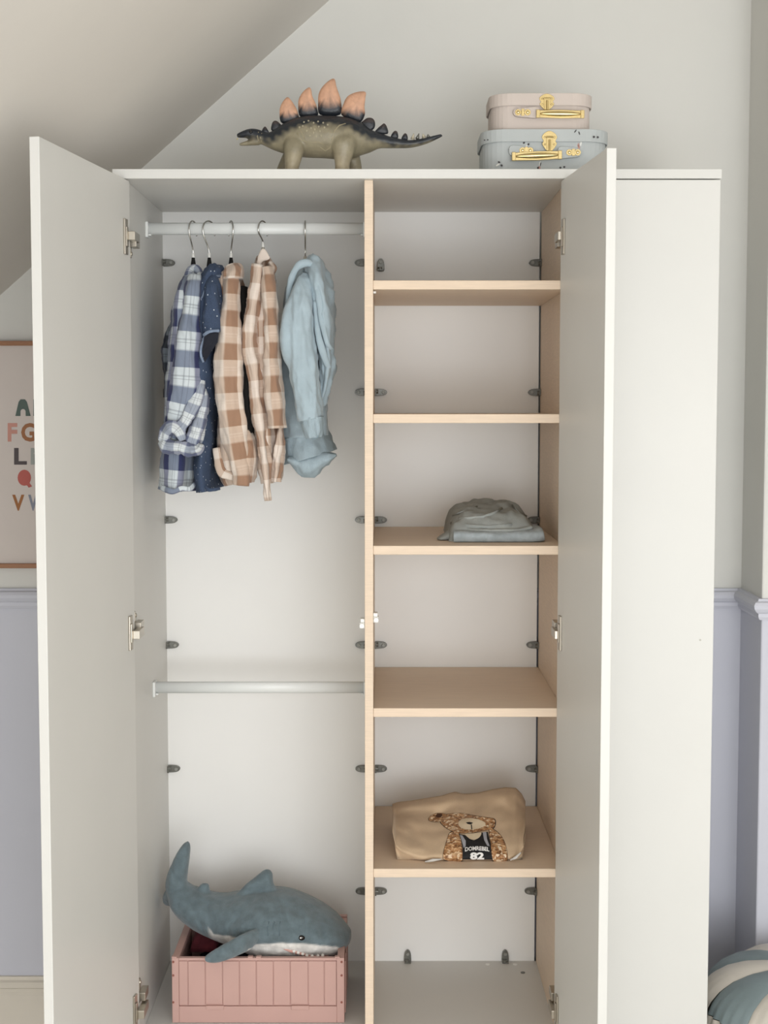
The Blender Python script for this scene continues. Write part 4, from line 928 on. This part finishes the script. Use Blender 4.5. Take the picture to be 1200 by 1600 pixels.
for pts, r in (([(718, 811), (735, 810), (755, 808), (772, 802), (784, 795)], .0038), ([(705, 818), (730, 822), (760, 824), (800, 820), (832, 812)], .004), ([(708, 806), (722, 800), (745, 792)], .003), ([(800, 790), (810, 800), (822, 806)], .003)):
    q = [v for v in (surf(sv, x, y, .0005)[0] for x, y in pts) if v]
    if len(q) > 1: MB().tube(q, r, 8, sy=.6).obj('fold', M_grey, tr, smooth=True)
strip([(714, 824, .14), (735, 828, .11), (775, 829, .1), (810, 828, .1), (830, 824, .11)], .004, 'fold', M_grey, tr, 1.6)

# ------------------------------------------------------------------ framed alphabet print on the back wall
fr = thing('framed_print', 'framed alphabet print in a thin brown wooden frame on the wall left of the wardrobe', 'picture', (-.818, YB - .001, 1.48))
M_frame = mat('brown_wood_frame', '9C6E4E', .5, var=.12, scale=30, stretch=(4, 30, 30)); M_paper = mat('cream_paper', 'D6CCC6', .9, var=.01)
fx0, fx1, fz0, fz1 = -1.040, -.603, 1.2046, 1.7602; y1_, y0_ = YB - .001, YB - .022
part('frame_rail', M_frame, fr, fx0, fx1, y0_, y1_, fz1 - .0112, fz1); part('frame_rail', M_frame, fr, fx0, fx1, y0_, y1_, fz0, fz0 + .0112)
part('frame_rail', M_frame, fr, fx0, fx0 + .0112, y0_, y1_, fz0 + .0112, fz1 - .0112); part('frame_rail', M_frame, fr, fx1 - .0112, fx1, y0_, y1_, fz0 + .0112, fz1 - .0112)
part('print_sheet', M_paper, fr, fx0 + .0112, fx1 - .0112, y0_ + .010, y1_ - .002, fz0 + .0112, fz1 - .0112, 0)
LC = {k: mat('ink_' + k, h, .85) for k, h in dict(green='5C6A64', pink='CC9689', brown='A3704F', grey='5B5355', pale='A6A9A4', red='B8645C', ochre='A26D45', blue='8A8D9A').items()}
rows = [('ABCDE', 24, 624, 650, 'green green ochre pink grey'), ('FGHIJK', 12, 661, 690, 'pink brown blue green red ochre'), ('LMNOP', 22, 700, 726, 'grey pale ochre green brown'),
        ('QRSTU', 27, 734, 761, 'red ochre blue green grey'), ('VWXYZ', 19, 773, 798, 'ochre blue pink green red')]
YP = y0_ + .0095
for s_, xs, ya, yb, cols in rows:
    x = xs
    for ch, cn in zip(s_, cols.split()):
        if ch == 'A':
            P = [(x, yb), (x + 5, ya + 4), (x + 8, ya), (x + 15, ya), (x + 18, ya + 4), (x + 24, yb), (x + 16, yb)] + [(x + 12 + 4 * math.cos(w), yb - 7 - 4 * math.sin(w)) for w in [R(k) for k in (10, 50, 90, 130, 170)]] + [(x + 8, yb)]
            mbx = MB().prism(P, lambda a, b: at(a, b, YP - .0004), lambda a, b: at(a, b, YP)); adv = 28
        elif ch == 'Q':
            P = [(x + 11 + 10.5 * math.cos(k * .314), (ya + yb) / 2 - 1 + 12.5 * math.sin(k * .314)) for k in range(20)]
            mbx = MB().prism(P, lambda a, b: at(a, b, YP - .0004), lambda a, b: at(a, b, YP))
            mbx.prism([(x + 12, yb - 6), (x + 18, yb - 8), (x + 23, yb - 1), (x + 18, yb + 1)], lambda a, b: at(a, b, YP - .0006), lambda a, b: at(a, b, YP)); adv = 28
        else:
            vs_, fs_ = text_mb(ch, 1, .035); X0 = min(v.x for v in vs_); X1 = max(v.x for v in vs_); Y0 = min(v.y for v in vs_); Y1 = max(v.y for v in vs_)
            wd_ = {'I': 6, 'M': 24, 'W': 26, 'G': 23, 'F': 15, 'L': 20, 'V': 19}.get(ch, 20)
            mbx = MB().add([at(x + (v.x - X0) / (X1 - X0) * wd_, yb - (v.y - Y0) / (Y1 - Y0) * (yb - ya), YP - .0003) for v in vs_], fs_); adv = wd_ + 6
        mbx.obj('letter', LC[cn], fr)
        x += adv

# ------------------------------------------------------------------ round striped pouf beside the wardrobe
pf = thing('striped_pouf', 'round pouf of cream and grey-blue leather wedges on the floor right of the wardrobe', 'pouf', (.955, .085, 0))
M_cream = mat('cream_leather', 'D2CBC0', .42, var=.04, scale=20, bump=.15, bscale=160); M_teal = mat('grey_blue_leather', '7B898C', .42, var=.06, scale=20, bump=.15, bscale=160)
pr, pc_, NW = .258, Vector((.955, .085, 0)), 12
prf = [(.02, .377), (.10, .374), (.155, .365), (.195, .350), (.225, .330), (.245, .306), (.254, .285)]      # top wedge, centre to seam
side = [(.254, .283), (.262, .25), (.265, .2), (.262, .14), (.250, .08), (.228, .035), (.20, .012)]
def wedge(k, tab, gather, m, name, a0, a1, scal=0.):
    mb = MB(); na, nr = 16, 22; vs = []
    for j in range(nr + 1):
        q = j / nr * (len(tab) - 1); i0 = min(int(q), len(tab) - 2); t = q - i0
        r = tab[i0][0] + (tab[i0 + 1][0] - tab[i0][0]) * t; z = tab[i0][1] + (tab[i0 + 1][1] - tab[i0][1]) * t
        for i in range(na + 1):
            u = i / na; w = a0 + (a1 - a0) * u
            puff = .010 * math.sin(math.pi * u) ** .7 * min(1, r / .12)
            f_ = j / nr if gather > 0 else 1 - j / nr
            g = .0035 * math.sin(u * 31 + k * 1.7) * f_ ** 3
            z2 = z + puff * .6 + (scal * math.sin(math.pi * u) * f_ ** 3)
            vs.append(pc_ + Vector(((r + puff * .4 + g) * math.cos(w), (r + puff * .4 + g) * math.sin(w), max(z2, .003))))
    fs = [(j * (na + 1) + i, j * (na + 1) + i + 1, (j + 1) * (na + 1) + i + 1, (j + 1) * (na + 1) + i) for j in range(nr) for i in range(na)]
    return mb.add(vs, fs).obj(name, m, pf, smooth=True)
for k in range(NW):
    a0 = 2 * math.pi * k / NW + R(8); a1 = a0 + 2 * math.pi / NW
    wedge(k, prf, 1, M_cream if k % 2 else M_teal, 'top_wedge', a0, a1)
    wedge(k, side, -1, M_teal if k % 2 else M_cream, 'side_panel', a0, a1)
MB().ball(pc_ + Vector((0, 0, .376)), .026, .026, .009).obj('button', M_cream, pf, smooth=True)
MB().tube([pc_ + Vector((0, 0, .0005)), pc_ + Vector((0, 0, .012))], .205, 40).obj('base', M_cream, pf)
